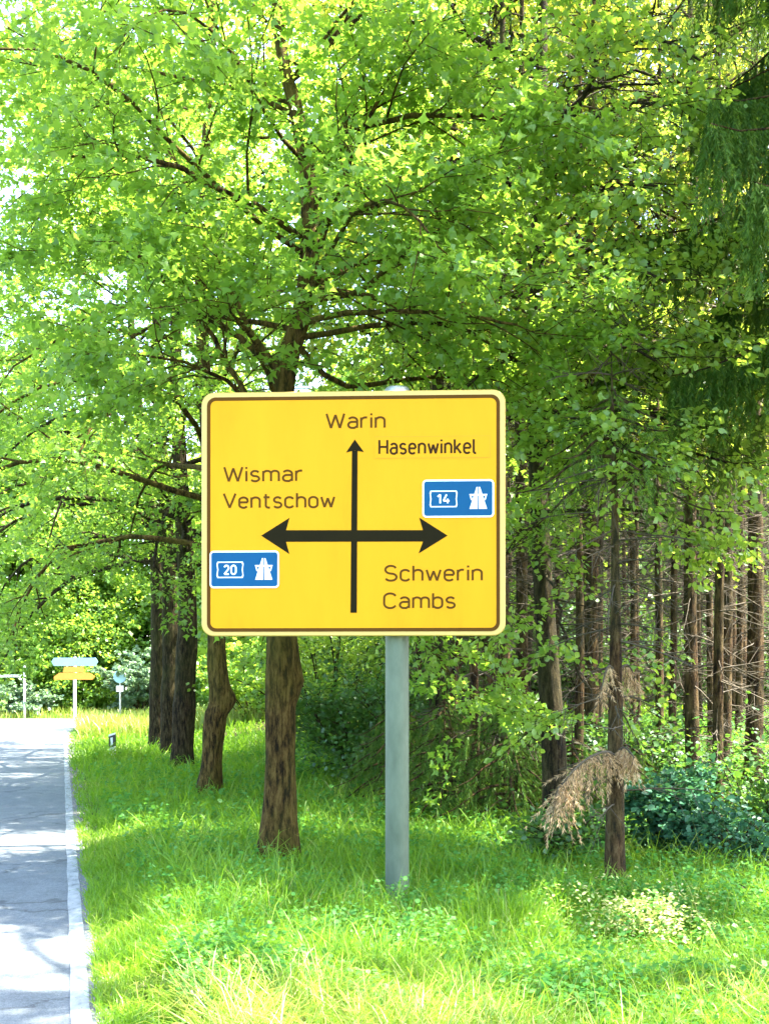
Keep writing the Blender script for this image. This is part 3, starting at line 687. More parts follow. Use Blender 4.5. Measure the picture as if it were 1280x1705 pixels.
# =================================================================== BEECH AT THE FOREST EDGE
def beech():
    Y = 11.0; T = Tree(21); r = T.r; base = P(925, 1400, Y)
    tp, tr = smooth_path(at([(924, 1410), (922, 1250), (912, 1100), (900, 900), (890, 600), (900, 200), (905, -300), (900, -700)], Y), [.13, .12, .105, .09, .08, .06, .04, .01], 40)
    T.wood.tube(tp, tr, 12, cap=False)
    limbs = [([(905, 950), (930, 1010, -.8), (950, 1090, -1.4), (985, 1165, -1.8)], .018, .8),
             ([(895, 800), (960, 760, -.8), (1080, 740, -1.4), (1210, 770, -1.9)], .03, 1.2),
             ([(893, 700), (960, 680, -.9), (1080, 690, -1.6), (1215, 725, -2.1)], .03, 1.2),
             ([(893, 700), (990, 640, -.6), (1130, 620, -1.2), (1260, 650, -1.6)], .03, 1.2),
             ([(897, 850), (950, 850, -.6), (1060, 850, -1.1), (1180, 880, -1.2)], .024, 1.1),
             ([(897, 900), (880, 880, -.6), (840, 930, -1.2), (800, 1000, -1.6)], .024, .9),
             ([(893, 650), (860, 600, -.8), (800, 620, -1.6), (740, 680, -2.0)], .024, 1),
             ([(893, 560), (960, 520, -.6), (1060, 540, -1.2), (1160, 600, -1.6)], .028, 1.2),
             ([(893, 480), (960, 420, -.4), (1060, 400, -.8), (1120, 420, -1)], .028, 1.2),
             ([(893, 520), (820, 470, -.5), (730, 490, -.9), (650, 540, -1)], .028, 1.2),
             ([(895, 420), (960, 330, -.6), (1050, 270, -1), (1130, 280, -1.2)], .028, 1.1),
             ([(897, 350), (820, 290, -.5), (740, 260, -.8), (650, 290, -.9)], .028, 1.1),
             ([(898, 250), (980, 150, -.3), (1060, 120, -.6), (1120, 130, -.8)], .028, 1.1),
             ([(893, 640), (960, 570, -1.0), (1020, 560, -1.9), (1090, 600, -2.5)], .028, 1.3),
             ([(893, 560), (960, 470, -1.0), (1030, 440, -2.0), (1110, 470, -2.7)], .028, 1.3),
             ([(893, 440), (960, 360, -1.0), (1020, 310, -1.9), (1100, 310, -2.6)], .028, 1.3),
             ([(893, 330), (960, 230, -1.0), (1020, 180, -1.8), (1090, 170, -2.5)], .028, 1.3),
             ([(893, 230), (960, 110, -.9), (1020, 40, -1.7), (1090, 20, -2.4)], .028, 1.3),
             ([(893, 760), (960, 700, -1.2), (1020, 720, -2.0), (1080, 790, -2.6)], .026, 1.3),
             ([(899, 200), (830, 100, -.3), (760, 60, -.5), (700, 90, -.7)], .028, 1)]
    for pts, r0, dn in limbs:
        lp, lr = smooth_path(at(pts, Y), np.linspace(r0, r0 * .3, len(pts)), 12, .02, r); T.wood.tube(lp, lr, 6, cap=False)
        T.clothe(lp, int(10 * dn), 1.0, r0 * .4, 7, .5, .2, up=0, droop=.3)
    for q in range(9):
        z = 4.2 + 6.4 * (q + r.random()) / 9; p = np.array([np.interp(z, tp[:, 2], tp[:, c]) for c in range(3)])
        ang = q * 2.399; el = .2 + .3 * z / 10; L = 3.3 * (1 - .4 * (z - 3.6) / 7)
        lp, _ = T.branch(p, [math.cos(ang), math.sin(ang), math.tan(el)], L, .035, 1, .35, 9, .1, .25, 5)
        T.clothe(lp, 8, 1.2, .02, 6, .55, .25)
    root = empty('beech_tree', tuple(base)); tag(root, 'broadleaved tree at the forest edge right of the yellow sign, its green boughs reaching right', 'tree', 'trees at the forest edge')
    cr = T.leaves(28, .055, OVAL * np.array([1.25, 1, 1]), OVAL_F, spread=.05, gap=-.12, wl=1.2)
    for mb in (T.wood, cr): mb.V = [v - np.array(base) for v in mb.V]
    T.wood.build('trunk', M['bark_dark'], root, True); cr.build('crown', M['leaf_beech'], root)
beech()

# =================================================================== SPRUCES
def needle_twigs(mb, A_, B_, per, ln, wd, r, mat_tone=None):
    m = len(A_); n = m * per; i = np.repeat(np.arange(m), per); ax = unit(B_ - A_)[i]
    pos = A_[i] + (B_ - A_)[i] * r.random(n)[:, None]
    rad = unit(np.cross(ax, r.normal(0, 1, (n, 3))))
    axis = unit(ax * 1.1 + rad * .7); nrm = np.cross(axis, r.normal(0, 1, (n, 3)))
    T = np.array([(-.5, 0, 0), (.5, 0, 0), (0, 1, 0)]); TF = np.array([(0, 1, 2)])
    tone = r.random(m)[i] * .5 + r.random(n) * .5
    add_leaves(mb, pos, axis, nrm, ln * r.uniform(.7, 1.2, n), T, TF, tone, wd / ln)

def spruce_mesh(seed, H, r0, zdead, zgreen, Lmax, nb, hang, per, ln, wd, ndead, lean=0, origin=None, dl=1.5, curtain=1, strict=False):
    "returns wood, dead twig and needle builders, base at the origin"
    r = np.random.default_rng(seed); wood, dead, green = MB(), MB(), MB()
    zz = np.linspace(-.15, H, 26); rr = r0 * (1 - zz / H * .97).clip(.02); rr = rr * (1 + .5 * np.exp(-np.maximum(zz, 0) / .12))
    px = lean * zz + .02 * np.sin(zz * .8 + seed); wood.tube(np.stack([px, .02 * np.cos(zz + seed), zz], 1), rr, 10, cap=False)
    cx = lambda z: lean * z + .02 * math.sin(z * .8 + seed)
    for k in range(ndead):
        z = zdead + (zgreen + 1.5 - zdead) * r.random(); a = r.random() * 6.283; L = r.uniform(.3, dl)
        d = np.array([math.cos(a), math.sin(a), r.normal(-.05, .15)]); p = np.array([cx(z), 0, z]); pts = [p]
        for s_ in range(5): d = unit(d + np.array([0, 0, -.05]) + r.normal(0, .06, 3)); pts.append(pts[-1] + d * L / 5)
        pts = np.array(pts); dead.tube(pts, np.linspace(.009, .003, 6), 3, cap=False)
        for q in range(6):
            j = r.integers(1, 5); dd = unit(d + r.normal(0, .6, 3)); dead.tube([pts[j], pts[j] + dd * r.uniform(.15, .4)], [.0035, .0015], 3, cap=False)
    As, Bs = [], []
    for k in range(nb):
        t = (k + r.random()) / nb; z = zgreen + (H - .3 - zgreen) * t; a = k * 2.399 + r.normal(0, .2)
        L = Lmax * (1 - t) ** .8 * r.uniform(.8, 1.1) + .25; nseg = 8; d = np.array([math.cos(a), math.sin(a), .12]); p = np.array([cx(z), 0, z]); pts = [p]
        for s_ in range(nseg): d = unit(d + np.array([0, 0, (-.16 if s_ < 5 else .16)]) + r.normal(0, .04, 3)); pts.append(pts[-1] + d * L / nseg)
        pts = np.array(pts); wood.tube(pts, np.linspace(.010 + .007 * L, .004, nseg + 1), 5, cap=False)
        m = int(hang * L) + 4; f = (.12 + .88 * r.random(m)) * nseg; j = np.minimum(f.astype(int), nseg - 1)
        b = pts[j] + (pts[j + 1] - pts[j]) * (f - j)[:, None]
        ax = unit(pts[j + 1] - pts[j]); side = unit(np.cross(ax, [0, 0, 1.])) * r.choice([-1, 1], m)[:, None]
        dd = unit(side * r.uniform(.0, .7, m)[:, None] + ax * .3 + np.array([0, 0, -1.]) * r.uniform(.4, 1.4, m)[:, None])
        if strict: dd = unit(dd * np.array([.35, .35, 1.]))
        Lt = r.uniform(.2, .6, m)[:, None] * min(1, .5 + L * .25) * curtain
        As.append(b); Bs.append(b + dd * Lt)
    A_, B_ = np.concatenate(As), np.concatenate(Bs)
    if origin is not None:
        kp = clear((A_ + B_) / 2 + np.array(origin), 1.05); A_, B_ = A_[kp], B_[kp]
    needle_twigs(green, A_, B_, per, ln, wd, r)
    return wood, dead, green

def spruce(name, mbs, loc, label, group, rz=0):
    root = empty(name, loc, rz); tag(root, label, 'spruce', group)
    mbs[0].build('trunk', M['bark_spruce'], root, True)
    if mbs[1].n: mbs[1].build('dead_branches', M['twig_dead'], root)
    if mbs[2].n: mbs[2].build('crown', M['needle'], root)
    return root

# edge spruce whose trunk stands right of the sign, with dry brown boughs
b = P(1026, 1478, 8.5); b.z = float(gz(b.x, b.y)) - .02
mbs = spruce_mesh(31, 4.1, .08, .7, 3.1, .7, 16, 14, 24, .05, .006, 60, -.012, origin=b, dl=.75)
edge = spruce('spruce_tree', mbs, b, 'slim spruce with drooping dry brown boughs, right of the sign post', 'trees at the forest edge')
def dry_bough(start, pts, seed, n, name='dry_bough', L=.5, parent=edge):
    r = np.random.default_rng(seed); o = np.array(b)
    lp, lr = smooth_path(np.array([np.array(p) - o for p in pts]), np.linspace(.014, .004, len(pts)), 12)
    w_ = MB(); w_.tube(lp, lr, 5, cap=False)
    f = (.15 + .85 * r.random(n)) * 11; j = np.minimum(f.astype(int), 10); q = lp[j] + (lp[j + 1] - lp[j]) * (f - j)[:, None]
    dd = unit(r.normal(0, .38, (n, 3)) + np.array([0, 0, -1.])); B_ = q + dd * (r.uniform(.25, 1, n) * L)[:, None]
    for i in range(0, n): w_.tube([q[i], B_[i]], [.003, .001], 3, cap=False)
    g = MB(); needle_twigs(g, q, B_, 44, .036, .0055, r)
    t = w_.build(name, M['twig_dead'], parent); g.build('dry_needles', M['needle_dead'], t); return t
t = dry_bough(0, [P(1026, 1262, 8.5), P(1010, 1252, 8.3), P(980, 1262, 8.1), P(948, 1290, 7.95), P(924, 1325, 7.9)], 41, 110, L=.42); t['label'] = 'drooping reddish brown dry bough'
dry_bough(0, [P(1026, 1255, 8.5), P(1040, 1245, 8.35), P(1056, 1262, 8.2)], 42, 34, L=.28)
dry_bough(0, [P(1023, 1120, 8.5), P(1045, 1108, 8.6), P(1062, 1140, 8.7)], 43, 40, L=.34)
dry_bough(0, [P(1023, 1120, 8.5), P(1012, 1110, 8.4), P(1000, 1150, 8.3)], 44, 16, L=.28)

# big drooping spruce right at the frame edge
b2 = Vector((4.25, 9.0, 0)); b2.z = float(gz(b2.x, b2.y))
mbs = spruce_mesh(33, 14, .15, 1.2, 4.3, 2.5, 104, 84, 58, .055, .014, 90, origin=None, curtain=1.35, strict=True)
spruce('spruce_tree', mbs, b2, 'large spruce with hanging curtains of dark needles at the right edge of the picture', 'trees at the forest edge')
b3 = Vector((4.6, 12.6, 0)); b3.z = float(gz(b3.x, b3.y))
mbs = spruce_mesh(34, 14, .12, 1.0, 6.0, 2.2, 60, 18, 26, .06, .009, 110, origin=b3)
spruce('spruce_tree', mbs, b3, 'spruce behind the drooping one at the right, its lower trunk bristling with dead twigs', 'trees at the forest edge')

# forest of bare-trunked spruces: three templates, copied
temps = []
for q, (H, r0, zg) in enumerate(((14, .09, 8.2), (13, .06, 7.8), (15, .12, 8.8))):
    mbs = spruce_mesh(50 + q, H, r0, .35, zg, 1.3, 20, 9, 10, .10, .013, 85)
    temps.append(mbs)
first = {}
def forest_tree(kind, x, y, rz, label, group, sc=1):
    z = float(gz(x, y)) - .03
    if kind not in first:
        first[kind] = o = spruce('spruce_tree', temps[kind], (x, y, z), label, group, rz)
    else:
        o = copy_tree(first[kind]); o.location = (x, y, z); o.rotation_euler = (0, 0, rz)
    o.scale = (sc, sc, sc); tag(o, label, 'spruce', group)
    return o
GR = 'spruces standing in the forest'
marked = [(1095, 14.5, 1, 'slim dark spruce trunk right of the brown-boughed spruce, left one of a thin pair'), (1120, 15.5, 1, 'slim spruce trunk, right one of the thin pair against the yellow glade'),
          (1152, 13.5, 0, 'stout dark spruce trunk just right of the thin pair of trunks'), (1182, 16.5, 1, 'narrow spruce trunk in the gap right of the stout dark trunk'),
          (1208, 15.5, 0, 'medium spruce trunk over the blue-green bush'), (1256, 14.0, 2, 'thickest spruce trunk of the right edge, under the drooping spruce'),
          (792, 12.6, 1, 'thin near spruce trunk in the dark thicket right of the sign post'), (836, 13.2, 0, 'near spruce trunk in the middle of the dark thicket'), (962, 12.6, 1, 'thin near spruce trunk just right of the broadleaved tree'), (1198, 11.8, 1, 'thin near spruce trunk behind the lower blue-green bush'),
          (812, 15, 0, 'dark spruce trunk just right of the yellow sign above the thicket'), (866, 13.4, 0, 'dark spruce trunk left of the broadleaved tree'),
          (762, 17, 1, 'slender spruce trunk beneath the lower right corner of the yellow sign'), (722, 19, 1, 'faint spruce trunk close to the right of the sign post'),
          (985, 14.8, 2, 'dark spruce trunk left behind the brown-boughed spruce'), (1052, 17.5, 1, 'narrow spruce trunk right behind the brown-boughed spruce'), (1232, 18, 1, 'pale narrow trunk between two stouter spruces near the right edge')]
for i, (px, Y, kd, lb) in enumerate(marked):
    forest_tree(kd, (px - HX) / F * Y, Y, i * 1.7, lb, GR, .95 + .1 * random.random())
cnt = 0; random.seed(5)
pl = [((px - HX) / F * Y, Y) for px, Y, *_ in marked] + [(b.x, b.y), (b2.x, b2.y), (b3.x, b3.y), (P(925, 1400, 11).x, 11)]
while cnt < 92:
    y = random.uniform(14, 33); x = random.uniform(.3, .6 + y * .34)
    pxx = HX + x / y * F
    if 1062 < pxx < 1140: continue          # the glade seen between the trunks
    if any((x - a) ** 2 + (y - c) ** 2 < .8 for a, c in pl): continue
    if y < 17 and pxx < 700: continue
    pl.append((x, y)); cnt += 1
    forest_tree(random.choice((0, 1, 1, 1)), x, y, random.random() * 6, 'bare-trunked spruce deeper in the forest, half hidden by other trunks', 'spruces deeper in the forest', random.uniform(.85, 1.1))

# =================================================================== BROADLEAVED TREES BEHIND (two templates)
def bg_tree(seed, H, rad, mat, leaf, per, zl=.8):
    T = Tree(seed); r = T.r
    zz = np.linspace(-.2, H * .9, 14); T.wood.tube(np.stack([.1 * np.sin(zz * .5), .1 * np.cos(zz * .4) - .1, zz], 1), np.linspace(.22, .04, 14), 8, cap=False)
    for q in range(38):
        z = zl + (H * .9 - zl) * (q + r.random()) / 38; a = q * 2.399; u = (z - zl) / (H - zl)
        L = rad * math.sin(math.pi * (.18 + .8 * u)) ** .6 * r.uniform(.6, 1.15)
        lp, _ = T.branch([0, 0, z], [math.cos(a), math.sin(a), .15 + .6 * u], L, .05, 1, .3, 6, .12, .25, 4)
        T.clothe(lp, 7, 1.7, .02, 5, 1.0, .3)
    cr = T.leaves(per, leaf, KITE * np.array([1.6, 1, 1]), KITE_F, spread=.22, flat=.5, shaft=False, twigs=False)
    return T.wood, cr
BT = [bg_tree(61, 11, 3.6, 'leaf_far', .19, 15), bg_tree(62, 14, 4.4, 'leaf_far', .21, 16, 1.6), bg_tree(63, 6.5, 2.8, 'leaf_far', .15, 15, .3)]
bfirst = {}
def back_tree(kind, x, y, rz, label, group, sc=1, name='broadleaved_tree'):
    z = float(gz(x, y)) - .05
    if kind not in bfirst:
        o = empty(name, (x, y, z), rz); BT[kind][0].build('trunk', M['bark_dark'], o, True); BT[kind][1].build('crown', M['leaf_far'], o); bfirst[kind] = o
    else:
        o = copy_tree(bfirst[kind]); o.location = (x, y, z); o.rotation_euler = (0, 0, rz)
    o.scale = (sc, sc, sc); tag(o, label, 'tree', group); return o
GB = 'broadleaved trees across the junction'
for i, (px, Y, kd, sc, lb) in enumerate(((20, 58, 0, 1.25, 'leafy tree across the junction behind the white post at the left edge'), (75, 60, 1, 1.15, 'leafy tree across the junction, between the white post and the far signpost'),
        (135, 57.5, 2, .9, 'low bushy tree right behind the far signpost'), (170, 61, 0, 1.3, 'leafy tree across the junction, right of the far signpost'), (235, 60, 2, 1.1, 'low bushy tree behind the grey-green bush'),
        (300, 62, 0, 1.25, 'tree across the junction glimpsed right of the cluster of dark trunks'), (370, 60, 1, .8, 'tree across the junction glimpsed right of the kinked mossy trunk'), (-40, 60, 1, 1.2, 'tree across the junction at the far left edge'),
        (430, 58, 0, 1, 'tree across the junction beside the burred trunk behind the sign'))):
    back_tree(kd, (px - HX) / F * Y, Y, i * 1.3, lb, GB, sc)
GC = 'sunlit broadleaved trees beyond the spruces'
for i, (px, Y, kd, sc) in enumerate(((500, 40, 0, 1), (590, 37, 2, 1.1), (680, 41, 1, 1), (780, 39, 0, 1.1), (880, 42, 1, 1), (960, 40, 2, 1.2), (1030, 43, 0, 1.1), (1110, 41, 1, .9), (1190, 42, 0, 1.1), (1270, 40, 1, 1), (1340, 42, 0, 1.1))):
    back_tree(kd, (px - HX) / F * Y, Y, i * 2.1, 'yellow-green broadleaved tree seen through the spruce trunks', GC, sc)
def glow_tree(seed, px, Y, H, rad, label):  # added behind the beech for a sunlit yellow, coloured into the leaves
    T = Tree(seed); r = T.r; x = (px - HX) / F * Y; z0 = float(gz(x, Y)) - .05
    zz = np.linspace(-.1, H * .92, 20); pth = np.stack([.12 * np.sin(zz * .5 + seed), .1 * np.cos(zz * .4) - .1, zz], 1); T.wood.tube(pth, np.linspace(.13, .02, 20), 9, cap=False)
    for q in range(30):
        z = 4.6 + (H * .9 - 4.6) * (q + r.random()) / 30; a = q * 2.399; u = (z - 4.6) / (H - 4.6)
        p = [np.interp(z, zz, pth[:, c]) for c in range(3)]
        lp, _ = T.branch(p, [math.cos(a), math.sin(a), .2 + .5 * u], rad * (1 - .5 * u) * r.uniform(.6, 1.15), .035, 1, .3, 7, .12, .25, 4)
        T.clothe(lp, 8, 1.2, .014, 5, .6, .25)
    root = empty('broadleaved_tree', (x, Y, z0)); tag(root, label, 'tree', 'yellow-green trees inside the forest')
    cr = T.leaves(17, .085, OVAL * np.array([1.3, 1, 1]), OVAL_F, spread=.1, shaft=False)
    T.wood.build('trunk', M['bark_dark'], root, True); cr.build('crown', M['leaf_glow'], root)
glow_tree(91, 735, 15.5, 13, 3.0, 'yellow-green tree inside the forest, sun glow coloured into its leaves, above the right end of the sign')
glow_tree(92, 1000, 16.5, 13.5, 3.0, 'yellow-green tree inside the forest, sun glow coloured into its leaves, between the beech and the drooping spruce')
glow_tree(93, 880, 20.0, 15, 3.4, 'yellow-green tree farther inside the forest, sun glow coloured into its leaves, behind the broadleaved tree')
glow_tree(94, 1150, 19.5, 14, 3.0, 'yellow-green tree inside the forest, sun glow coloured into its leaves, behind the drooping spruce')
# left side of the road, outside the frame but shading it: two crowns
# =================================================================== SHRUBS
def shrub(name, base, h, rad, nst, mat, leaf, per, label, group=None, seed=1, T_=OVAL, TF=OVAL_F, shape=(1.5, 1, 1), lean=(0, 0), cat='bush', up=1.0, tw=.3, sub=6, shaft=False):
    T = Tree(seed); r = T.r; base = Vector(base); base.z = float(gz(base.x, base.y)) - .02
    for q in range(nst):
        a = q * 2.399; sp = rad * math.sqrt((q + .5) / nst) 
        d = [math.cos(a) * sp + lean[0], math.sin(a) * sp + lean[1], h * up * r.uniform(.7, 1.1)]
        L = np.linalg.norm(d); lp, _ = T.branch([.08 * math.cos(a), .08 * math.sin(a), 0], d, L, .012 + .006 * h, 1, .12, 7, .1, .3, 4)
        T.clothe(lp, sub, rad * .55, .006, 4, tw, .12)
    root = empty(name, base); tag(root, label, cat, group)
    cr = T.leaves(per, leaf, T_ * np.array([shape[0], 1, 1]), TF, spread=tw * .18, shaft=shaft)
    T.wood.build('stems', M['bark_dark'], root, True); cr.build('foliage', mat, root)
    return root
GS = 'shrubs along the forest edge'
def sp(px, Y): return ((px - HX) / F * Y, Y, 0)
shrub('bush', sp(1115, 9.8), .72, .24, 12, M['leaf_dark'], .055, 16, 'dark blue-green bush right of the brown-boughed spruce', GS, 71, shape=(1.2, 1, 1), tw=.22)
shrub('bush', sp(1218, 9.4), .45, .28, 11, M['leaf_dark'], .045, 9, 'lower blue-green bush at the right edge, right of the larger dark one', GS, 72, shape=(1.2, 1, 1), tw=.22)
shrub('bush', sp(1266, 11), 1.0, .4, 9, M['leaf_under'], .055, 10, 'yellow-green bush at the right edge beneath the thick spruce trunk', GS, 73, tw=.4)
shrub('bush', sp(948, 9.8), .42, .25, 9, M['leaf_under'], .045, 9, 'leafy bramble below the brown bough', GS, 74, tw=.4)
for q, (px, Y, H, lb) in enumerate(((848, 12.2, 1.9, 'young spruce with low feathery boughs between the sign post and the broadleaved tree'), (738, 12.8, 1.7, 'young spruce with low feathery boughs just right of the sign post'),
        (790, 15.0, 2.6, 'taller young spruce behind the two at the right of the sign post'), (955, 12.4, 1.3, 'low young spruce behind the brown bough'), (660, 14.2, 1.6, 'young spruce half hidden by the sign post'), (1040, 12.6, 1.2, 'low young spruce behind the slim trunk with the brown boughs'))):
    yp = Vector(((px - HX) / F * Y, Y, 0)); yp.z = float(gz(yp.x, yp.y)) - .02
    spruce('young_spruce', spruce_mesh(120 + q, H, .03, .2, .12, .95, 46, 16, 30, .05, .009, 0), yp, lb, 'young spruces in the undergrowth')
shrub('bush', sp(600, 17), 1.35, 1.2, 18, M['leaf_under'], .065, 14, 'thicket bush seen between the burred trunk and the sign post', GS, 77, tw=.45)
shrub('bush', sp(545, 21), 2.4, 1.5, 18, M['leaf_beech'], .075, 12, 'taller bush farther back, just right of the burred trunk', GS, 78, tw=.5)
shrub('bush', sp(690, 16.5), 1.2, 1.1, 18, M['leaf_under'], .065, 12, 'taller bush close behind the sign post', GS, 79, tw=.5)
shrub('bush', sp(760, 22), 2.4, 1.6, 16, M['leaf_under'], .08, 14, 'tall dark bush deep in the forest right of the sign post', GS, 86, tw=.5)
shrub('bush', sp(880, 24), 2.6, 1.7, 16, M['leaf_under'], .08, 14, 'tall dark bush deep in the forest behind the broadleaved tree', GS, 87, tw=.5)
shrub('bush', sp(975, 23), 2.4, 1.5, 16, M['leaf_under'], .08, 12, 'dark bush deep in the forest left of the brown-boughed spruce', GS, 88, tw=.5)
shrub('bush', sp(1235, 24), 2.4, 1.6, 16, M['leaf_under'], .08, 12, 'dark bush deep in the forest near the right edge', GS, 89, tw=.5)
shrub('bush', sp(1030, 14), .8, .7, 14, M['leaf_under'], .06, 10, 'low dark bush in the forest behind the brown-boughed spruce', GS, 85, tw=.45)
shrub('bush', sp(420, 33), 2.0, 1.6, 16, M['leaf_far'], .12, 12, 'far bush on the grassy bank between the kinked trunk and the burred trunk', GS, 80)
shrub('bush', sp(232, 54.5), 2.9, 1.5, 18, M['leaf_grey'], .14, 20, 'pale grey-green bush across the junction beside the small pole sign', None, 81)
shrub('bush', sp(45, 54), 1.3, 1.2, 12, M['leaf_grey'], .14, 14, 'low pale bush across the junction between the two signposts', None, 84)
# light sapling branch right of the post

# =================================================================== GRASS AND LOW PLANTS (uncountable)
def scatter(n, y0, y1, xfun, power=1.6):
    "points whose density falls with distance"
    u = rng.random(n); y = (y0 ** (1 - power) + u * (y1 ** (1 - power) - y0 ** (1 - power))) ** (1 / (1 - power))
    lo, hi = xfun(y); return lo + rng.random(n) * (hi - lo), y

def blades(mb, x, y, h, wd, bend, tone):
    n = len(x); z = gz(x, y) - .01
    a = rng.random(n) * 6.283; f = rng.random(n) * 6.283
    b = h * bend; dx, dy = np.cos(a) * b, np.sin(a) * b; ux, uy = np.cos(f) * wd / 2, np.sin(f) * wd / 2
    lv = [(0, 1.0), (.45, .9), (.8, .6)]
    V = []
    for t, k in lv:
        cx, cy_, cz = x + dx * t * t, y + dy * t * t, z + h * (t - .35 * bend * t * t)
        V += [np.stack([cx - ux * k, cy_ - uy * k, cz], 1), np.stack([cx + ux * k, cy_ + uy * k, cz], 1)]
    V.append(np.stack([x + dx, y + dy, z + h * (1 - .35 * bend - .15 * bend)], 1))
    V = np.stack(V, 1); k = 7; o = np.arange(n)[:, None, None] * k
    mb.add(V.reshape(-1, 3), (o + np.array([(0, 1, 3), (0, 3, 2), (2, 3, 5), (2, 5, 4), (4, 5, 6)])[None]).reshape(-1, 3), np.repeat(tone, k))

def grass():
    mb = MB()
    x, y = scatter(270000, 4.3, 42, lambda y: (edge_x(y) - .05, np.maximum(edge_x(y) + 5.5, .40 * y + .6)), 1.9)
    d = (x - edge_x(y)) * .962
    dens = 1 - .75 * sm((d - 4.0 + 1.0 * wob(x, y, 1.1)) / 2.0); k = rng.random(len(x)) < dens; x, y, d = x[k], y[k], d[k]
    k = (y < 40.9) & (x > np.array([right_edge(v) for v in y]) - .045 + .05 * wob(x * 3, y * 3)); x, y, d = x[k], y[k], d[k]
    tuft = np.clip(.5 + .35 * wob(x, y, 2.1) + .3 * wob(x, y, 6.0, 5), 0, 1); hh = (.08 + .27 * tuft ** 1.5 + .26 * rng.random(len(x)) ** 3) * (.4 + .6 * sm(d / .7)) * rng.uniform(.6, 1.15, len(x))
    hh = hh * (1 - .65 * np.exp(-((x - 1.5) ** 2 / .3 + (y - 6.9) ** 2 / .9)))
    hh = hh + .42 * np.exp(-((x + 5.25) ** 2 + (y - 21.2) ** 2) / .5)
    wdt = (.0042 + .0035 * rng.random(len(x))) * np.clip(y / 7, .9, 3.5)
    blades(mb, x, y, hh, wdt, rng.uniform(.2, 1.1, len(x)), np.clip(.22 * (wob(x, y, .8) + wob(x, y, 3.3, 2) + 1.4) + .55 * rng.random(len(x)) - .05, 0, .999))
    # left verge, off to the side
    x, y = scatter(9000, 8, 40, lambda y: (edge_x(y) - 10, edge_x(y) - 6.75), 1.5)
    blades(mb, x, y, rng.uniform(.1, .3, len(x)), .01 * np.ones(len(x)), rng.uniform(.2, 1, len(x)), rng.random(len(x)) * .8)
    o = mb.build('grass', M['grass']); o['kind'] = 'stuff'; o['label'] = 'bright green long grass covering the verge'
    # tall seed-headed grass in the foreground
    mb = MB(); n = 6500
    x = rng.uniform(-.95, .6, n); y = 4.1 + .95 * rng.random(n) ** 1.4; k = (x > edge_x(y) + .35) & (wob(x, y, 3.2) > -.25 + (x > .25) * .35 + (y - 4.8) * .6); x, y = x[k], y[k]
    blades(mb, x, y, rng.uniform(.22, .46, len(x)), rng.uniform(.004, .0075, len(x)), rng.uniform(.3, 1.2, len(x)), rng.random(len(x)))
    n = 700; x = rng.uniform(-.9, 2.2, n); y = rng.uniform(4.4, 8.2, n); k = wob(x, y, 1.7) > .0; x, y = x[k], y[k]; n = len(x)
    h = rng.uniform(.25, .5, n); blades(mb, x, y, h, np.full(n, .0035), rng.uniform(.15, .5, n), rng.uniform(.7, 1, n))
    o = mb.build('tall_grass', M['grass_dry']); o['kind'] = 'stuff'; o['label'] = 'yellowish tall grass with thin stalks in the foreground'
    # low plants, a patch of sun put into their pale leaf colour
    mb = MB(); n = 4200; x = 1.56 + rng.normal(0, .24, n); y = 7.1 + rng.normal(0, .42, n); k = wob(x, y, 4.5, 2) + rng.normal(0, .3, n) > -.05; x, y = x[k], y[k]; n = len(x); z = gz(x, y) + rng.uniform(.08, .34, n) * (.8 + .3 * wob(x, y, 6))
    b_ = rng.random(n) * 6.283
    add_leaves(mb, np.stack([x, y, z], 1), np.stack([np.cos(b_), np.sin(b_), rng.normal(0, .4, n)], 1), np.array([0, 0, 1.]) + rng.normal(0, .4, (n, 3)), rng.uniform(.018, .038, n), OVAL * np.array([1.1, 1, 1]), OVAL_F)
    o = mb.build('sun_patch_plants', M['leaf_sun_patch']); o['kind'] = 'stuff'; o['label'] = 'low plants at lower right, a sun patch coloured in as pale cream-green leaves'
    # dry grass by the junction
    mb = MB(); n = 16000; y = rng.uniform(32, 40.8, n); x = edge_x(y) + rng.random(n) ** 1.3 * 8 + .3
    k = (x > np.array([right_edge(v) for v in y]) + .1); x, y = x[k], y[k]
    blades(mb, x, y, rng.uniform(.35, .85, len(x)), rng.uniform(.012, .025, len(x)), rng.uniform(.1, .7, len(x)), rng.random(len(x)))
    n = 5000; y = rng.uniform(51.7, 55, n); x = rng.uniform(-22, 0, n); blades(mb, x, y, rng.uniform(.15, .6, n), rng.uniform(.015, .03, n), rng.uniform(.1, .7, n), rng.random(n))
    o = mb.build('dry_grass', M['grass_dry']); o['kind'] = 'stuff'; o['label'] = 'pale straw-coloured grass around the junction'
grass()

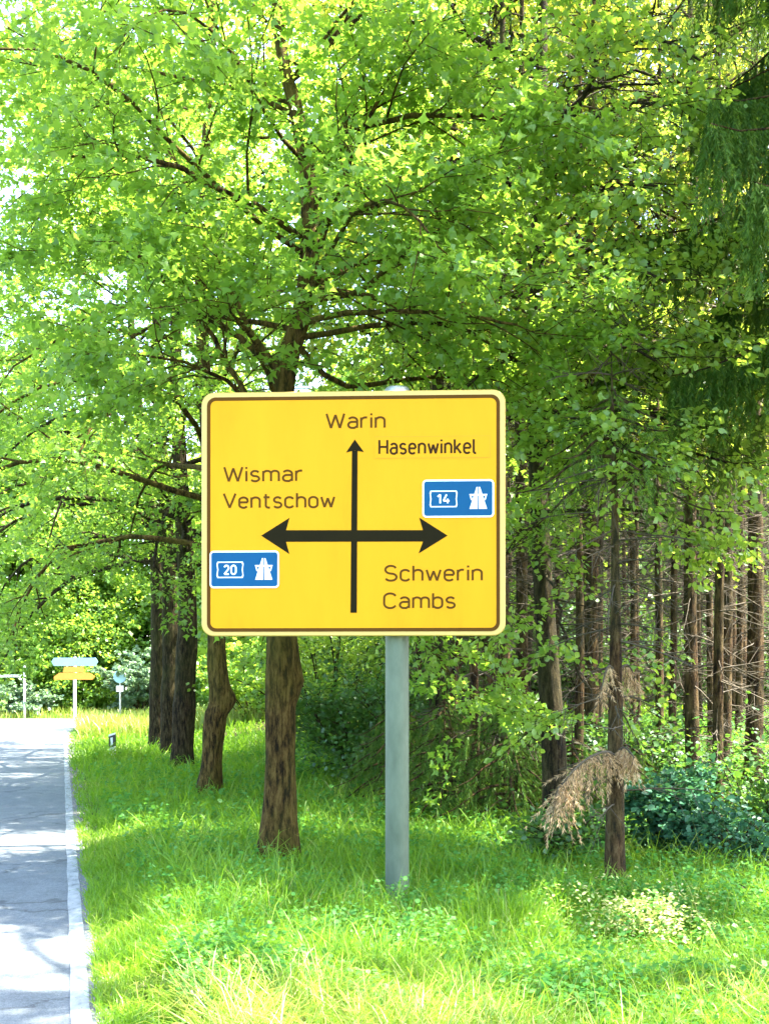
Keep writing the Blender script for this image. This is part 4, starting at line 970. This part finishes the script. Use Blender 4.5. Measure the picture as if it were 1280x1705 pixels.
def grit():
    mb = MB(); n = 5200; u = rng.random(n); y = 4.6 * (36 / 4.6) ** u; x = edge_x(y) + rng.normal(.0, .05, n) * np.clip(1.4 - y * .01, 1, 2); a = rng.random(n) * 6.283; s_ = rng.uniform(.003, .011, n) * np.clip(y / 9, .8, 2)
    t = np.array([(1, 0, 0), (-.5, .87, 0), (-.5, -.87, 0), (0, 0, 1.)]); z = np.maximum(gz(x, y), 0) + .003
    V = np.stack([x[:, None] + s_[:, None] * (t[None, :, 0] * np.cos(a)[:, None] - t[None, :, 1] * np.sin(a)[:, None]), y[:, None] + s_[:, None] * (t[None, :, 0] * np.sin(a)[:, None] + t[None, :, 1] * np.cos(a)[:, None]), z[:, None] + s_[:, None] * t[None, :, 2] * .8], -1)
    mb.add(V.reshape(-1, 3), (np.arange(n)[:, None, None] * 4 + np.array([(0, 1, 3), (1, 2, 3), (2, 0, 3)])[None]).reshape(-1, 3))
    o = mb.build('grit', plain('grit', (.20, .19, .17), .9, var=.4, scale=30)); o['kind'] = 'stuff'; o['label'] = 'loose grit along the edge of the road'
grit()

def weeds():
    mb = MB(); n = 46000
    x, y = scatter(n, 4.6, 22, lambda y: (edge_x(y) + .35, .38 * y + .4), 1.7)
    d = (x - edge_x(y)) * .962
    k = (wob(x, y, 1.5, 3) * .5 + wob(x, y, 5.5, 1) * .35 + rng.normal(0, .35, len(x)) + .3 * sm((d - 3) / 1.5)) > .16; x, y = x[k], y[k]; n = len(x)
    per = 5; i = np.repeat(np.arange(n), per); cx, cy_ = x[i] + rng.normal(0, .035, n * per), y[i] + rng.normal(0, .035, n * per)
    hz = np.repeat(rng.uniform(.06, .30, n) * (.8 + .5 * wob(x, y, 3)), per) * rng.uniform(.5, 1.1, n * per)
    pos = np.stack([cx, cy_, gz(cx, cy_) + hz], 1); a = rng.random(n * per) * 6.283
    ax = np.stack([np.cos(a), np.sin(a), rng.normal(-.1, .35, n * per)], 1); nr = np.array([0, 0, 1.]) + rng.normal(0, .35, (n * per, 3))
    sz = rng.uniform(.022, .045, n * per) * np.clip(cy_ / 9, .85, 1.6)
    add_leaves(mb, pos, ax, nr, sz, OVAL * np.array([1.7, 1, 1]), OVAL_F)
    o = mb.build('low_weeds', M['weed']); o['kind'] = 'stuff'; o['label'] = 'low broad-leaved weeds and nettles among the grass'
    # fine twigs and dry litter under the spruces
    mb = MB(); n = 5000; x, y = scatter(n, 7.5, 30, lambda y: (edge_x(y) + 4.6, .42 * y + 1), 1.2); z = gz(x, y) + .02
    a = rng.random(n) * 6.283; ax = np.stack([np.cos(a), np.sin(a), rng.normal(.15, .3, n)], 1)
    add_leaves(mb, np.stack([x, y, z], 1), ax, rng.normal(0, 1, (n, 3)), rng.uniform(.15, .6, n), np.array([(-.5, 0, 0), (.5, 0, 0), (0, 1, 0)]), np.array([(0, 1, 2)]), None, .03)
    o = mb.build('fallen_twigs', M['twig_dead']); o['kind'] = 'stuff'; o['label'] = 'fallen dry twigs on the forest floor'
weeds()
